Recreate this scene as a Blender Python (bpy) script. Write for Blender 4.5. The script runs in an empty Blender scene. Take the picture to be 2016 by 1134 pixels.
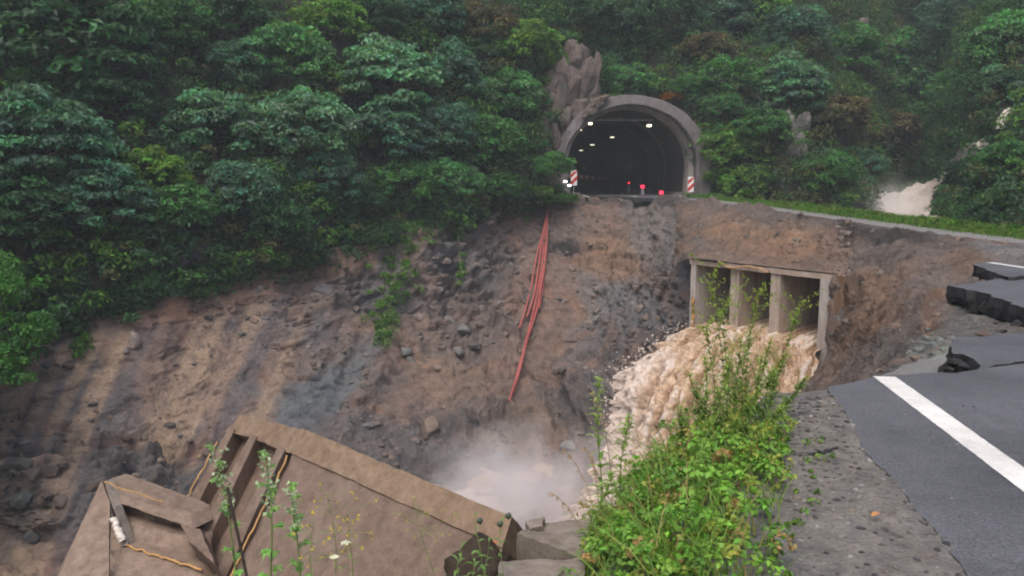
import bpy, math, random
import numpy as np
from mathutils import Vector, Matrix
R = math.radians
rng = np.random.default_rng(7)
random.seed(7)
scene = bpy.context.scene
col = scene.collection

# ------------------------------------------------------------------ camera, world, sun, exposure
F = 1582.0; W0, H0 = 2016.0, 1134.0
EYE = 1.75; PITCH = math.atan(227.0 / F)
cam_d = bpy.data.cameras.new('camera'); cam = bpy.data.objects.new('camera', cam_d); col.objects.link(cam)
cam_d.sensor_width = 36; cam_d.sensor_fit = 'HORIZONTAL'; cam_d.lens = 36 * F / W0
cam_d.clip_start = 0.05; cam_d.clip_end = 3000
cam.location = (0, 0, EYE); cam.rotation_euler = (R(90) - PITCH, 0, 0)
scene.camera = cam

SUN_EL, SUN_AZ = 62, 200
world = bpy.data.worlds.new('World'); scene.world = world; world.use_nodes = True
wn = world.node_tree; bg = wn.nodes['Background']
sky = wn.nodes.new('ShaderNodeTexSky'); sky.sky_type = 'NISHITA'; sky.sun_disc = False
sky.sun_elevation = R(SUN_EL); sky.sun_rotation = R(SUN_AZ)
sky.air_density = 1.0; sky.dust_density = 6.0; sky.ozone_density = 0.6
wn.links.new(sky.outputs[0], bg.inputs[0]); bg.inputs[1].default_value = 0.13
sun_d = bpy.data.lights.new('sun', 'SUN'); sun = bpy.data.objects.new('sun', sun_d); col.objects.link(sun)
sun_d.energy = 1.0; sun_d.angle = R(40); sun_d.color = (1.0, 0.96, 0.9)
sun.rotation_euler = (R(90 - SUN_EL), 0, R(180 - SUN_AZ) + R(0))
vs = scene.view_settings
vs.view_transform = 'Standard'; vs.look = 'None'; vs.gamma = 1; vs.exposure = 0.68
scene.cycles.max_bounces = 6; scene.cycles.diffuse_bounces = 3; scene.cycles.glossy_bounces = 2
scene.cycles.transmission_bounces = 3; scene.cycles.volume_bounces = 5; scene.cycles.transparent_max_bounces = 8
scene.cycles.filter_width = 2.0
scene.cycles.volume_step_rate = 2.0

# ------------------------------------------------------------------ geometry helpers
sp_, cp_ = math.sin(PITCH), math.cos(PITCH)
def P(px, py, Y):
    px = np.asarray(px, float); py = np.asarray(py, float); Y = np.asarray(Y, float)
    u = (px - W0 / 2) / F; v = (py - H0 / 2) / F
    dy = cp_ - v * sp_; dz = -(sp_ + v * cp_)
    t = Y / dy
    return np.stack(np.broadcast_arrays(u * t, Y, EYE + dz * t), -1)
def PZ(px, py, z=0.0):
    v = (py - H0 / 2) / F
    dz = -(sp_ + v * cp_); dy = cp_ - v * sp_
    return P(px, py, (z - EYE) / dz * dy)
def proj(V):
    x, y, z = V[..., 0], V[..., 1], V[..., 2] - EYE
    f = y * cp_ - z * sp_; d = -y * sp_ - z * cp_
    return W0 / 2 + F * x / f, H0 / 2 + F * d / f

def _h(ix, iy, iz, s):
    n = (ix.astype(np.int64) * 374761393 + iy.astype(np.int64) * 668265263 + iz.astype(np.int64) * 2147483647 + s * 974711) & 0xffffffff
    n = ((n ^ (n >> 13)) * 1274126177) & 0xffffffff
    n = ((n ^ (n >> 16)) * 2246822519) & 0xffffffff
    return ((n ^ (n >> 15)) & 0xffffff) / float(0xffffff)
def vnoise(V, s=0):
    V = np.asarray(V, float); i = np.floor(V).astype(np.int64); f = V - i; f = f * f * (3 - 2 * f)
    r = 0
    for a in (0, 1):
        for b in (0, 1):
            for c in (0, 1):
                w = (f[..., 0] if a else 1 - f[..., 0]) * (f[..., 1] if b else 1 - f[..., 1]) * (f[..., 2] if c else 1 - f[..., 2])
                r = r + w * _h(i[..., 0] + a, i[..., 1] + b, i[..., 2] + c, s)
    return r
def fbm(V, o=4, s=0, gain=.5):
    V = np.asarray(V, float); r = 0; a = 1; t = 0
    for k in range(o):
        r = r + a * vnoise(V * (2 ** k) + 17.3 * k, s + k); t += a; a *= gain
    return r / t
def sstep(a, b, x):
    t = np.clip((x - a) / (b - a), 0, 1); return t * t * (3 - 2 * t)
def norm(v): return v / np.maximum(np.linalg.norm(v, axis=-1, keepdims=True), 1e-9)

def raw_mesh(name, V, Fq, cols=None, smooth=True):
    """Fq: list of index arrays (n,k); fast mesh build"""
    me = bpy.data.meshes.new(name)
    V = np.asarray(V, np.float32).reshape(-1, 3)
    if isinstance(Fq, np.ndarray): Fq = [Fq]
    Fq = [np.asarray(f, np.int32) for f in Fq if len(f)]
    tot = sum(f.size for f in Fq); nf = sum(len(f) for f in Fq)
    me.vertices.add(len(V)); me.vertices.foreach_set('co', V.ravel())
    me.loops.add(tot); me.loops.foreach_set('vertex_index', np.concatenate([f.ravel() for f in Fq]))
    me.polygons.add(nf)
    st = []; k = 0
    for f in Fq:
        st.append(k + np.arange(len(f), dtype=np.int32) * f.shape[1]); k += f.size
    me.polygons.foreach_set('loop_start', np.concatenate(st).astype(np.int32))
    me.update(calc_edges=True)
    me.polygons.foreach_set('use_smooth', np.full(nf, smooth, bool))
    if cols is not None:
        a = me.color_attributes.new('Col', 'FLOAT_COLOR', 'POINT')
        c = np.ones((len(V), 4), np.float32); c[:, :3] = cols
        a.data.foreach_set('color', c.ravel())
    me.validate()
    return me
def link(name, me, mat=None, parent=None, loc=None):
    o = bpy.data.objects.new(name, me); col.objects.link(o)
    if mat is not None and me is not None and len(me.materials) == 0:
        for m in (mat if isinstance(mat, (list, tuple)) else [mat]): me.materials.append(m)
    if parent is not None: o.parent = parent
    if loc is not None: o.location = [float(q) for q in loc]
    return o
def tag(o, label, cat, group=None, kind=None):
    o['label'] = label; o['category'] = cat
    if group: o['group'] = group
    if kind: o['kind'] = kind
    return o
def struct(o, label=None):
    o['kind'] = 'structure'
    if label: o['label'] = label
    return o
def empty(name, loc, rz=0):
    o = bpy.data.objects.new(name, None); col.objects.link(o); o.location = [float(q) for q in loc]; o.rotation_euler.z = rz
    o.empty_display_size = .2
    return o
def copy_thing(o, loc, rz=0, sc=1.0, label=None, group=None):
    c = o.copy(); col.objects.link(c); c.location = [float(q) for q in loc]; c.rotation_euler.z = rz
    c.scale = (sc, sc, sc) if not hasattr(sc, '__len__') else sc
    for ch in list(o.children):
        d = ch.copy(); col.objects.link(d); d.parent = c
    if label: c['label'] = label
    if group: c['group'] = group
    return c

def catmull(C, n):
    """C (k,...) -> (n,...) Catmull-Rom along axis 0"""
    k = len(C); t = np.linspace(0, k - 1, n); i = np.clip(np.floor(t).astype(int), 0, k - 2); f = (t - i).reshape((-1,) + (1,) * (C.ndim - 1))
    p1 = C[i]; p2 = C[i + 1]
    p0 = np.where((i == 0).reshape(f.shape), 2 * p1 - p2, C[np.maximum(i - 1, 0)])
    p3 = np.where((i == k - 2).reshape(f.shape), 2 * p2 - p1, C[np.minimum(i + 2, k - 1)])
    m1 = (p2 - p0) * .5 ; m2 = (p3 - p1) * .5
    # damp overshoot
    return (2 * f**3 - 3 * f**2 + 1) * p1 + (f**3 - 2 * f**2 + f) * m1 * .8 + (-2 * f**3 + 3 * f**2) * p2 + (f**3 - f**2) * m2 * .8
def grid_sheet(cols_pts, nu, nv):
    """cols_pts: list of columns, each a list of (px,py,Y) -> V (nu,nv,3)"""
    C = np.array(cols_pts, float); C = P(C[..., 0], C[..., 1], C[..., 2])      # (k,r,3)
    V = catmull(C, nu); V = np.swapaxes(catmull(np.swapaxes(V, 0, 1), nv), 0, 1)
    return V
def grid_normals(V):
    du = np.gradient(V, axis=0); dv = np.gradient(V, axis=1)
    n = norm(np.cross(dv, du)); tow = np.array([0, 0, EYE + 6]) - V
    s = np.sign((n * tow).sum(-1, keepdims=True)); 
    return n * np.where(np.mean(s) >= 0, 1, -1)
def grid_faces(nu, nv, keep=None):
    i = np.arange(nu * nv).reshape(nu, nv)
    f = np.stack([i[:-1, :-1], i[1:, :-1], i[1:, 1:], i[:-1, 1:]], -1).reshape(-1, 4)
    if keep is not None:
        f = f[keep.ravel()[f].all(1)]
    return f
def patch_mask(px, py, cx, cy, rx, ry, ang, wob, soft=.35):
    a = R(ang); dx, dy = px - cx, py - cy
    x = (dx * math.cos(a) + dy * math.sin(a)) / rx; y = (-dx * math.sin(a) + dy * math.cos(a)) / ry
    return 1 - sstep(1 - soft, 1 + soft, np.sqrt(x * x + y * y) + wob)

def tube(pts, rad, n=7, cap=True):
    pts = np.asarray(pts, float); k = len(pts); rad = np.broadcast_to(np.asarray(rad, float), (k,))
    T = norm(np.gradient(pts, axis=0)); up = np.where(np.abs(T[:, 2:3]) > .95, [[1., 0, 0]], [[0, 0, 1.]])
    A = norm(np.cross(T, up)); B = np.cross(T, A)
    th = np.linspace(0, 2 * np.pi, n, endpoint=False)
    V = pts[:, None] + rad[:, None, None] * (A[:, None] * np.cos(th)[None, :, None] + B[:, None] * np.sin(th)[None, :, None])
    i = np.arange(k * n).reshape(k, n); j = np.roll(i, -1, 1)
    f = np.stack([i[:-1], j[:-1], j[1:], i[1:]], -1).reshape(-1, 4)
    return V.reshape(-1, 3), f
def join(parts):
    V = []; Fs = {}; C = []; k = 0
    for p in parts:
        v, f = p[0], p[1]
        V.append(v); fl = f if isinstance(f, list) else [f]
        for q in fl:
            if len(q): Fs.setdefault(q.shape[1], []).append(q + k)
        if len(p) > 2: C.append(np.broadcast_to(p[2], v.shape))
        k += len(v)
    return np.concatenate(V), [np.concatenate(q) for q in Fs.values()], (np.concatenate(C) if C else None)

def slab(quad, thick, n=(12, 12, 3), rough=.02, seed=0, back=None, freq=2.0, chip=0):
    """a thick plate: quad = 4 world points (order around), extruded by thick along the back direction, surface roughened"""
    q = np.array(quad, float)
    nrm = norm(np.cross(q[1] - q[0], q[3] - q[0]))
    c = q.mean(0)
    if back is None:
        back = nrm if np.dot(nrm, c - np.array([0, 0, EYE])) > 0 else -nrm
    back = np.asarray(back, float)
    a, b, d = n
    def lerp(u, v, w):
        u, v, w = u[..., None], v[..., None], w[..., None]
        return (q[0] * (1 - u) * (1 - v) + q[1] * u * (1 - v) + q[2] * u * v + q[3] * (1 - u) * v) + back * thick * w
    parts = []; ed_ = []
    def face(m1, m2, fn):
        U, Vv = np.meshgrid(np.linspace(0, 1, m1 + 1), np.linspace(0, 1, m2 + 1), indexing='ij')
        V = fn(U, Vv); ed_.append(np.minimum(np.minimum(U, 1 - U), np.minimum(Vv, 1 - Vv)).ravel()); parts.append((V.reshape(-1, 3), grid_faces(m1 + 1, m2 + 1)))
    z = lambda A: np.zeros_like(A); o = lambda A: np.ones_like(A)
    face(a, b, lambda U, V: lerp(U, V, z(U))); face(a, b, lambda U, V: lerp(U, V, o(U)))
    face(a, d, lambda U, V: lerp(U, z(U), V)); face(a, d, lambda U, V: lerp(U, o(U), V))
    face(b, d, lambda U, V: lerp(z(U), U, V)); face(b, d, lambda U, V: lerp(o(U), U, V))
    V, Fs, _ = join(parts)
    if rough:
        dsp = np.stack([fbm(V * freq, 4, seed), fbm(V * freq + 31, 4, seed + 9), fbm(V * freq + 77, 4, seed + 21)], -1) - .5
        V = V + dsp * rough * 2 + (np.stack([fbm(V * freq * 5, 2, seed + 2), fbm(V * freq * 5 + 9, 2, seed + 3), fbm(V * freq * 5 + 5, 2, seed + 4)], -1) - .5) * rough * .7
        ch = chip * sstep(.5, .75, fbm(V * 4.5, 3, seed + 40)) * np.exp(-np.concatenate(ed_) / .03)
        V = V + norm((q.mean(0) + back * thick * .5) - V) * ch[:, None]
    return V, Fs
def obox(c, ax, ay, az):
    c, ax, ay, az = [np.asarray(q, float) for q in (c, ax, ay, az)]
    s = np.array([[-1, -1, -1], [1, -1, -1], [1, 1, -1], [-1, 1, -1], [-1, -1, 1], [1, -1, 1], [1, 1, 1], [-1, 1, 1]], float)
    V = c + s[:, :1] * ax + s[:, 1:2] * ay + s[:, 2:] * az
    f = np.array([[0, 3, 2, 1], [4, 5, 6, 7], [0, 1, 5, 4], [1, 2, 6, 5], [2, 3, 7, 6], [3, 0, 4, 7]])
    return V, f
def bevel(o, w=.01, seg=2):
    m = o.modifiers.new('bevel', 'BEVEL'); m.width = w; m.segments = seg; m.limit_method = 'ANGLE'
    return o

# ------------------------------------------------------------------ material helpers
def mat_new(name):
    m = bpy.data.materials.new(name); m.use_nodes = True
    nt = m.node_tree; b = nt.nodes['Principled BSDF']
    return m, nt, b
def N(nt, t, **k):
    n = nt.nodes.new(t)
    for a, v in k.items(): setattr(n, a, v)
    return n
def noise_node(nt, co, scale, detail=6, rough=.6, dist=0):
    n = N(nt, 'ShaderNodeTexNoise'); n.inputs['Scale'].default_value = scale; n.inputs['Detail'].default_value = detail
    n.inputs['Roughness'].default_value = rough; n.inputs['Distortion'].default_value = dist
    nt.links.new(co, n.inputs['Vector']); return n
def ramp(nt, fac, stops):
    r = N(nt, 'ShaderNodeValToRGB'); e = r.color_ramp.elements
    while len(e) < len(stops): e.new(.5)
    for k, (p, c) in enumerate(stops):
        e[k].position = p; e[k].color = (*c, 1) if len(c) == 3 else c
    nt.links.new(fac, r.inputs[0]); return r
def mix(nt, mode, fac, a, b):
    m = N(nt, 'ShaderNodeMix', data_type='RGBA', blend_type=mode)
    for s, v in ((m.inputs[0], fac), (m.inputs[6], a), (m.inputs[7], b)):
        if hasattr(v, 'is_output'): nt.links.new(v, s)
        elif isinstance(v, (int, float)): s.default_value = v
        else: s.default_value = (*v, 1)
    return m.outputs[2]
def bump(nt, b, hgt, dist, strength=1, prev=None):
    n = N(nt, 'ShaderNodeBump'); n.inputs['Distance'].default_value = dist; n.inputs['Strength'].default_value = strength
    nt.links.new(hgt, n.inputs['Height'])
    if prev is not None: nt.links.new(prev.outputs[0], n.inputs['Normal'])
    nt.links.new(n.outputs[0], b.inputs['Normal']); return n
def wpos(nt):
    g = N(nt, 'ShaderNodeNewGeometry'); return g.outputs['Position']

def mat_earth(name, attr=True, base=(.15, .11, .09), rough=.85, bscale=1.0, spec=.25):
    m, nt, b = mat_new(name); co = wpos(nt)
    n1 = noise_node(nt, co, 1.3 * bscale, 8, .65, .3); n2 = noise_node(nt, co, 7 * bscale, 6, .7); n3 = noise_node(nt, co, .35 * bscale, 4, .6)
    if attr:
        a = N(nt, 'ShaderNodeAttribute', attribute_name='Col'); c = a.outputs['Color']
    else:
        c = ramp(nt, n3.outputs[0], [(.3, tuple(q * .75 for q in base)), (.7, tuple(q * 1.25 for q in base))]).outputs[0]
    r1 = ramp(nt, n1.outputs[0], [(.3, (.62, .62, .66)), (.52, (1, 1, 1)), (.72, (1.3, 1.26, 1.2))])
    r2 = ramp(nt, n2.outputs[0], [(.3, (.7, .7, .72)), (.5, (1, 1, 1)), (.75, (1.28, 1.26, 1.25))])
    c = mix(nt, 'MULTIPLY', 1, c, r1.outputs[0]); c = mix(nt, 'MULTIPLY', 1, c, r2.outputs[0])
    nt.links.new(c, b.inputs['Base Color']); b.inputs['Roughness'].default_value = rough; b.inputs['Specular IOR Level'].default_value = spec
    v = N(nt, 'ShaderNodeTexVoronoi'); v.inputs['Scale'].default_value = 2.6 * bscale; nt.links.new(co, v.inputs['Vector'])
    p = bump(nt, b, n1.outputs[0], .30 / bscale); p = bump(nt, b, v.outputs['Distance'], .07 / bscale, .6, p); bump(nt, b, n2.outputs[0], .10 / bscale, 1, p)
    return m
def mat_simple(name, c, rough=.6, var=.25, scale=3, bmp=.01, metal=0, spec=.4, bs=None):
    m, nt, b = mat_new(name); co = wpos(nt)
    n = noise_node(nt, co, scale, 6, .65); n2 = noise_node(nt, co, bs or scale * 6, 5, .7)
    r = ramp(nt, n.outputs[0], [(.3, tuple(q * (1 - var) for q in c)), (.7, tuple(min(1, q * (1 + var)) for q in c))])
    r2 = ramp(nt, n2.outputs[0], [(.3, (1 - var * .7,) * 3), (.7, (1 + var * .5,) * 3)])
    nt.links.new(mix(nt, 'MULTIPLY', 1, r.outputs[0], r2.outputs[0]), b.inputs['Base Color'])
    b.inputs['Roughness'].default_value = rough; b.inputs['Metallic'].default_value = metal; b.inputs['Specular IOR Level'].default_value = spec
    if bmp: bump(nt, b, n2.outputs[0], bmp)
    return m
def mat_concrete(name, c, mud=(.2, .13, .09), mudamt=.5, scale=1.0):
    m, nt, b = mat_new(name); co = wpos(nt)
    n1 = noise_node(nt, co, .9 * scale, 7, .65, .4); n2 = noise_node(nt, co, 14 * scale, 5, .7)
    mp = N(nt, 'ShaderNodeMapping'); mp.inputs['Scale'].default_value = (2.2, 2.2, .3); nt.links.new(co, mp.inputs[0])
    n3 = noise_node(nt, mp.outputs[0], 2.0 * scale, 6, .7)
    f = ramp(nt, n1.outputs[0], [(.5 - .3 * mudamt - .08, (0, 0, 0)), (.62 - .1 * mudamt, (mudamt,) * 3)])
    cc = mix(nt, 'MIX', f.outputs[0], c, mud)
    r3 = ramp(nt, n3.outputs[0], [(.3, (.6, .57, .54)), (.55, (1, 1, 1)), (.75, (1.22, 1.2, 1.17))])
    r2 = ramp(nt, n2.outputs[0], [(.3, (.82,) * 3), (.7, (1.12,) * 3)])
    cc = mix(nt, 'MULTIPLY', 1, cc, r3.outputs[0]); cc = mix(nt, 'MULTIPLY', 1, cc, r2.outputs[0])
    nt.links.new(cc, b.inputs['Base Color']); b.inputs['Roughness'].default_value = .75; b.inputs['Specular IOR Level'].default_value = .3
    p = bump(nt, b, n1.outputs[0], .05 / scale, .6); bump(nt, b, n2.outputs[0], .008 / scale, 1, p)
    return m
def mat_leaf(name, objcol=True, rough=.5, trans=.28, c=None):
    m, nt, b = mat_new(name)
    a = N(nt, 'ShaderNodeAttribute', attribute_name='Col'); cc = a.outputs['Color']
    if objcol:
        oi = N(nt, 'ShaderNodeObjectInfo'); cc = mix(nt, 'MULTIPLY', 1, cc, oi.outputs['Color'])
    elif c: cc = mix(nt, 'MULTIPLY', 1, cc, c)
    nt.links.new(cc, b.inputs['Base Color']); b.inputs['Roughness'].default_value = rough; b.inputs['Specular IOR Level'].default_value = .2
    t = N(nt, 'ShaderNodeBsdfTranslucent'); nt.links.new(mix(nt, 'MULTIPLY', 1, cc, (1.2, 1.3, .6)), t.inputs[0])
    ms = N(nt, 'ShaderNodeMixShader'); ms.inputs[0].default_value = trans
    out = nt.nodes['Material Output']
    nt.links.new(b.outputs[0], ms.inputs[1]); nt.links.new(t.outputs[0], ms.inputs[2]); nt.links.new(ms.outputs[0], out.inputs[0])
    return m
def mat_asphalt(name, c, var=.25, rough=.6, patch=.3):
    m, nt, b = mat_new(name); co = wpos(nt)
    n1 = noise_node(nt, co, .8, 6, .6); n2 = noise_node(nt, co, 60, 4, .75); n3 = noise_node(nt, co, 9, 6, .7)
    r1 = ramp(nt, n1.outputs[0], [(.3, tuple(q * (1 - patch) for q in c)), (.7, tuple(q * (1 + patch) for q in c))])
    r2 = ramp(nt, n2.outputs[0], [(.3, (1 - var,) * 3), (.7, (1 + var,) * 3)]); r3 = ramp(nt, n3.outputs[0], [(.35, (.88,) * 3), (.65, (1.1,) * 3)])
    cc = mix(nt, 'MULTIPLY', 1, r1.outputs[0], r2.outputs[0]); cc = mix(nt, 'MULTIPLY', 1, cc, r3.outputs[0])
    nt.links.new(cc, b.inputs['Base Color']); b.inputs['Roughness'].default_value = rough; b.inputs['Specular IOR Level'].default_value = .4
    p = bump(nt, b, n3.outputs[0], .012); bump(nt, b, n2.outputs[0], .004, 1, p)
    return m
def mat_emit(name, c, s):
    m, nt, b = mat_new(name); b.inputs['Base Color'].default_value = (*c, 1); b.inputs['Emission Color'].default_value = (*c, 1); b.inputs['Emission Strength'].default_value = s
    return m

M = {}
M['soil'] = mat_earth('soil'); M['hill'] = mat_earth('hill_earth', False, (.045, .042, .03), .9)
M['rock'] = mat_earth('rock', True, rough=.8, bscale=2.0)
M['bank'] = mat_earth('bank_gravel', True, rough=.85, bscale=7.0)
M['leaf'] = mat_leaf('tree_leaves', trans=.32); M['under'] = mat_leaf('undergrowth_leaves', False, trans=.32, c=(.85, 1.02, .68))
M['weed'] = mat_leaf('weed_leaves', False, .45, .35, (1.42, 1.38, 1.35)); M['bark'] = mat_simple('bark', (.07, .055, .042), .85, .3, 4, .03)
M['stem'] = mat_simple('weed_stem', (.16, .2, .07), .6, .25, 8, .002)
M['asphalt'] = mat_asphalt('asphalt', (.084, .086, .097), .45, .55, .3)
M['asphalt_worn'] = mat_asphalt('asphalt_worn', (.09, .092, .103), .7, .55, .28)
M['base_grey'] = mat_asphalt('base_grey', (.15, .148, .145), .5, .7, .2)
M['asphalt_side'] = mat_simple('asphalt_broken', (.028, .028, .03), .85, .5, 10, .04, bs=26)
M['paint'] = mat_simple('road_paint', (.6, .595, .575), .6, .22, 2.2, .003, bs=40)
M['paint_old'] = mat_simple('road_paint_old', (.55, .53, .48), .6, .2, 3, .003)
M['portal'] = mat_concrete('portal_concrete', (.215, .198, .215), (.1, .085, .08), .65, .9)
M['lining'] = mat_concrete('tunnel_lining', (.15, .14, .135), (.09, .08, .07), .5, .5)
M['lining_light'] = mat_concrete('tunnel_lining_edge', (.26, .23, .21), (.18, .15, .13), .4, .5)
M['culvert'] = mat_concrete('culvert_concrete', (.46, .41, .37), (.3, .21, .15), .6, 1.2)
M['culvert_in'] = mat_concrete('culvert_inside', (.42, .39, .37), (.28, .22, .18), .4, 1.2)
M['fallen'] = mat_concrete('muddy_concrete', (.195, .152, .124), (.15, .103, .08), .85, 1.3); M['fallen_light'] = mat_concrete('muddy_concrete_pale', (.25, .2, .162), (.195, .14, .108), .8, 1.3); M['fallen_top'] = mat_concrete('muddy_slab', (.235, .178, .13), (.185, .125, .083), .8, 1.3)
M['conc'] = mat_concrete('grey_concrete', (.25, .225, .2), (.17, .13, .1), .5, 2.5)
M['orange'] = mat_simple('orange_seal', (.42, .24, .085), .5, .25, 5, .004)
M['white_pipe'] = mat_simple('white_pipe', (.6, .55, .5), .5, .2, 8, .003)
M['red_pipe'] = mat_concrete('red_conduit', (.42, .085, .082), (.24, .12, .1), .5, 1.6)
M['red'] = mat_simple('red_sheet', (.5, .03, .03), .4, .1, 3, 0); M['white'] = mat_simple('white_sheet', (.75, .74, .74), .4, .08, 3, 0)
M['lamp'] = mat_emit('lamp_glow', (1, .83, .5), 6); M['lamp_dim'] = mat_emit('lamp_glow_dim', (.9, .85, .62), 1.0); M['white_glow'] = mat_emit('white_glow', (1, .96, .92), 6)
M['red_glow'] = mat_emit('red_glow', (1, .02, .06), 1.6); M['plate'] = mat_simple('grey_plate', (.3, .33, .33), .5, .15, 3, 0)
M['steel'] = mat_simple('steel', (.25, .25, .26), .5, .15, 6, .001, .5)

# ------------------------------------------------------------------ terrain: the hill
HC = [  # columns (px,py,Y) from the foot upward
 [(-700,1000,15),(-700,700,19),(-700,400,25),(-700,150,32),(-700,-100,40),(-700,-600,55)],
 [(-150,790,24),(-150,600,27),(-150,400,31),(-150,150,38),(-150,-80,46),(-150,-500,64)],
 [(60,690,32),(60,540,33.5),(60,380,36),(60,160,42.5),(60,-60,50),(60,-450,68)],
 [(250,620,36),(250,500,37),(250,350,39.5),(250,150,46),(250,-60,53),(250,-430,72)],
 [(450,560,41),(450,460,42),(450,320,44.5),(450,140,50),(450,-60,57),(450,-420,76)],
 [(650,520,45.5),(650,420,47),(650,290,49.5),(650,130,54.5),(650,-60,61),(650,-420,80)],
 [(880,445,53),(880,360,54),(880,250,56.5),(880,110,60.5),(880,-60,67),(880,-400,86)],
 [(1060,400,60.5),(1060,320,61),(1060,220,62.5),(1060,90,66),(1060,-60,72),(1060,-400,92)],
 [(1240,390,63.5),(1240,300,64),(1240,185,64.5),(1240,80,69),(1240,-60,75.5),(1240,-400,96)],
 [(1400,392,61.5),(1400,310,62),(1400,200,63.5),(1400,80,69.5),(1400,-60,77),(1400,-400,98)],
 [(1550,412,55),(1550,320,57.5),(1550,210,62),(1550,80,70),(1550,-60,78),(1550,-400,100)],
 [(1680,436,58),(1680,360,63),(1680,220,70),(1680,80,78),(1680,-60,86),(1680,-400,106)],
 [(1790,452,64),(1790,370,74),(1790,230,82),(1790,80,88),(1790,-60,94),(1790,-400,112)],
 [(1862,462,52),(1862,380,60),(1862,240,72),(1862,80,80),(1862,-60,88),(1862,-400,108)],
 [(1950,480,40),(1950,390,42),(1950,240,50),(1950,80,62),(1950,-60,72),(1950,-400,98)],
 [(2100,505,33),(2100,400,35),(2100,240,42),(2100,80,52),(2100,-60,62),(2100,-400,90)],
 [(2500,600,24),(2500,430,27),(2500,240,33),(2500,80,42),(2500,-60,52),(2500,-400,78)],
 [(3200,800,16),(3200,560,19),(3200,300,25),(3200,80,33),(3200,-60,42),(3200,-400,64)]]
NU, NV = 280, 130
HV = grid_sheet(HC, NU, NV); HN = grid_normals(HV)
HV = HV + HN * ((fbm(HV * .12, 4, 3) - .5) * 4.0 + (fbm(HV * .5, 3, 5) - .5) * 1.2)[..., None]
hpx, hpy = proj(HV)
TC = np.array([8.9, 61.0])            # tunnel mouth centre
keep = ~((((HV[..., 0] - TC[0]) / 4.95) ** 2 + (np.maximum(HV[..., 2] - 2.2, 0) / 4.75) ** 2 < 1) & (HV[..., 2] > -1.0) & (HV[..., 1] > 57) & (HV[..., 1] < 75))
struct(link('hill', raw_mesh('hill', HV.reshape(-1, 3), grid_faces(NU, NV, keep)), M['hill']), 'steep dark hillside under the trees')
_hp = np.stack([hpx.ravel(), hpy.ravel()], 1); _hv = HV.reshape(-1, 3)
def hill_at(px, py):
    d = (_hp[:, 0] - px) ** 2 + (_hp[:, 1] - py) ** 2
    vis = d < d.min() + 900
    k = np.where(vis)[0]; k = k[np.argmin(d[k] + 0 * k)]
    return _hv[k]
def hill_z(x, y):
    d = (_hv[:, 0] - x) ** 2 + (_hv[:, 1] - y) ** 2
    return _hv[np.argmin(d), 2]

# far ground under everything
g = 170
V = np.array([[-g, -g, -14], [g, -g, -14], [g, g, -14], [-g, g, -14]], float)
struct(link('ground', raw_mesh('ground', V, np.array([[0, 1, 2, 3]])), M['hill']), 'valley floor')

# ------------------------------------------------------------------ terrain: bare slope across the ravine
SC = [
 [(-450,800,22),(-450,860,21.5),(-450,930,21),(-450,990,20),(-450,1060,19),(-450,1160,18),(-450,1300,17)],
 [(-50,705,31),(-50,770,30),(-50,850,29.3),(-50,890,27.6),(-50,990,26.3),(-50,1090,25.4),(-50,1300,18)],
 [(120,615,34.5),(120,720,33),(120,850,31),(120,890,29.3),(120,985,27.7),(120,1090,26.2),(120,1300,19)],
 [(300,575,37.5),(300,690,35.6),(300,840,33),(300,890,31.2),(300,985,28.8),(300,1090,26.6),(300,1300,19.5)],
 [(450,530,41),(450,640,39.2),(450,770,36.5),(450,870,33.6),(450,970,30.2),(450,1080,27),(450,1300,19.5)],
 [(600,500,44.5),(600,600,42.5),(600,720,39.5),(600,840,35.6),(600,950,31.5),(600,1070,27.2),(600,1300,19.5)],
 [(750,465,48.5),(750,570,46),(750,690,42.5),(750,820,37.5),(750,930,32.6),(750,1050,28),(750,1300,20)],
 [(900,415,53.5),(900,510,50.5),(900,640,46),(900,800,39.3),(900,900,34),(900,1010,29.2),(900,1300,20)],
 [(1000,395,57.5),(1000,480,54.5),(1000,610,48.5),(1000,790,40.3),(1000,890,35),(1000,1000,29.6),(1000,1300,20)],
 [(1080,382,61),(1080,460,57.2),(1080,590,50.5),(1080,730,43.2),(1080,860,36.3),(1080,990,30),(1080,1300,20)],
 [(1180,388,60.6),(1180,470,56),(1180,590,49),(1180,700,42.5),(1180,830,34.5),(1180,980,29),(1180,1300,20)],
 [(1280,392,59.6),(1280,470,52),(1280,560,43.5),(1280,660,35.8),(1280,780,31),(1280,920,28.5),(1280,1300,20)],
 [(1350,394,55.5),(1350,450,45.5),(1350,520,34.5),(1350,640,30.6),(1350,760,28.5),(1350,900,27),(1350,1300,20)],
 [(1395,396,52),(1395,450,42),(1395,512,32.5),(1395,640,31.5),(1395,760,29.5),(1395,900,28),(1395,1300,20)]]
NU, NV = 520, 330
SV = grid_sheet(SC, NU, NV); SN = grid_normals(SV); spx, spy = proj(SV)
vfrac = np.broadcast_to(np.linspace(0, 1, NV), (NU, NV))
blk_ = fbm(SV * np.array([.9, .9, 1.7]), 3, 141); blk = np.floor(blk_ * 10) / 10 + .25 * (blk_ - .5)
blk2_ = fbm(SV * np.array([2.2, 2.2, 3.6]), 3, 143); blk2 = np.floor(blk2_ * 9) / 9
edge = sstep(0, .04, vfrac) * sstep(1390, 1330, spx)
lay = SV[..., 2] * 1.55 + .18 * SV[..., 0] + 1.6 * fbm(SV * .22, 3, 11)
saw = lay - np.floor(lay); terr = sstep(0, .75, saw) - saw * .9
smask = .45 * sstep(.5, .66, fbm(SV * .16 + 5, 3, 21)) * sstep(600, 800, spx)
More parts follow.
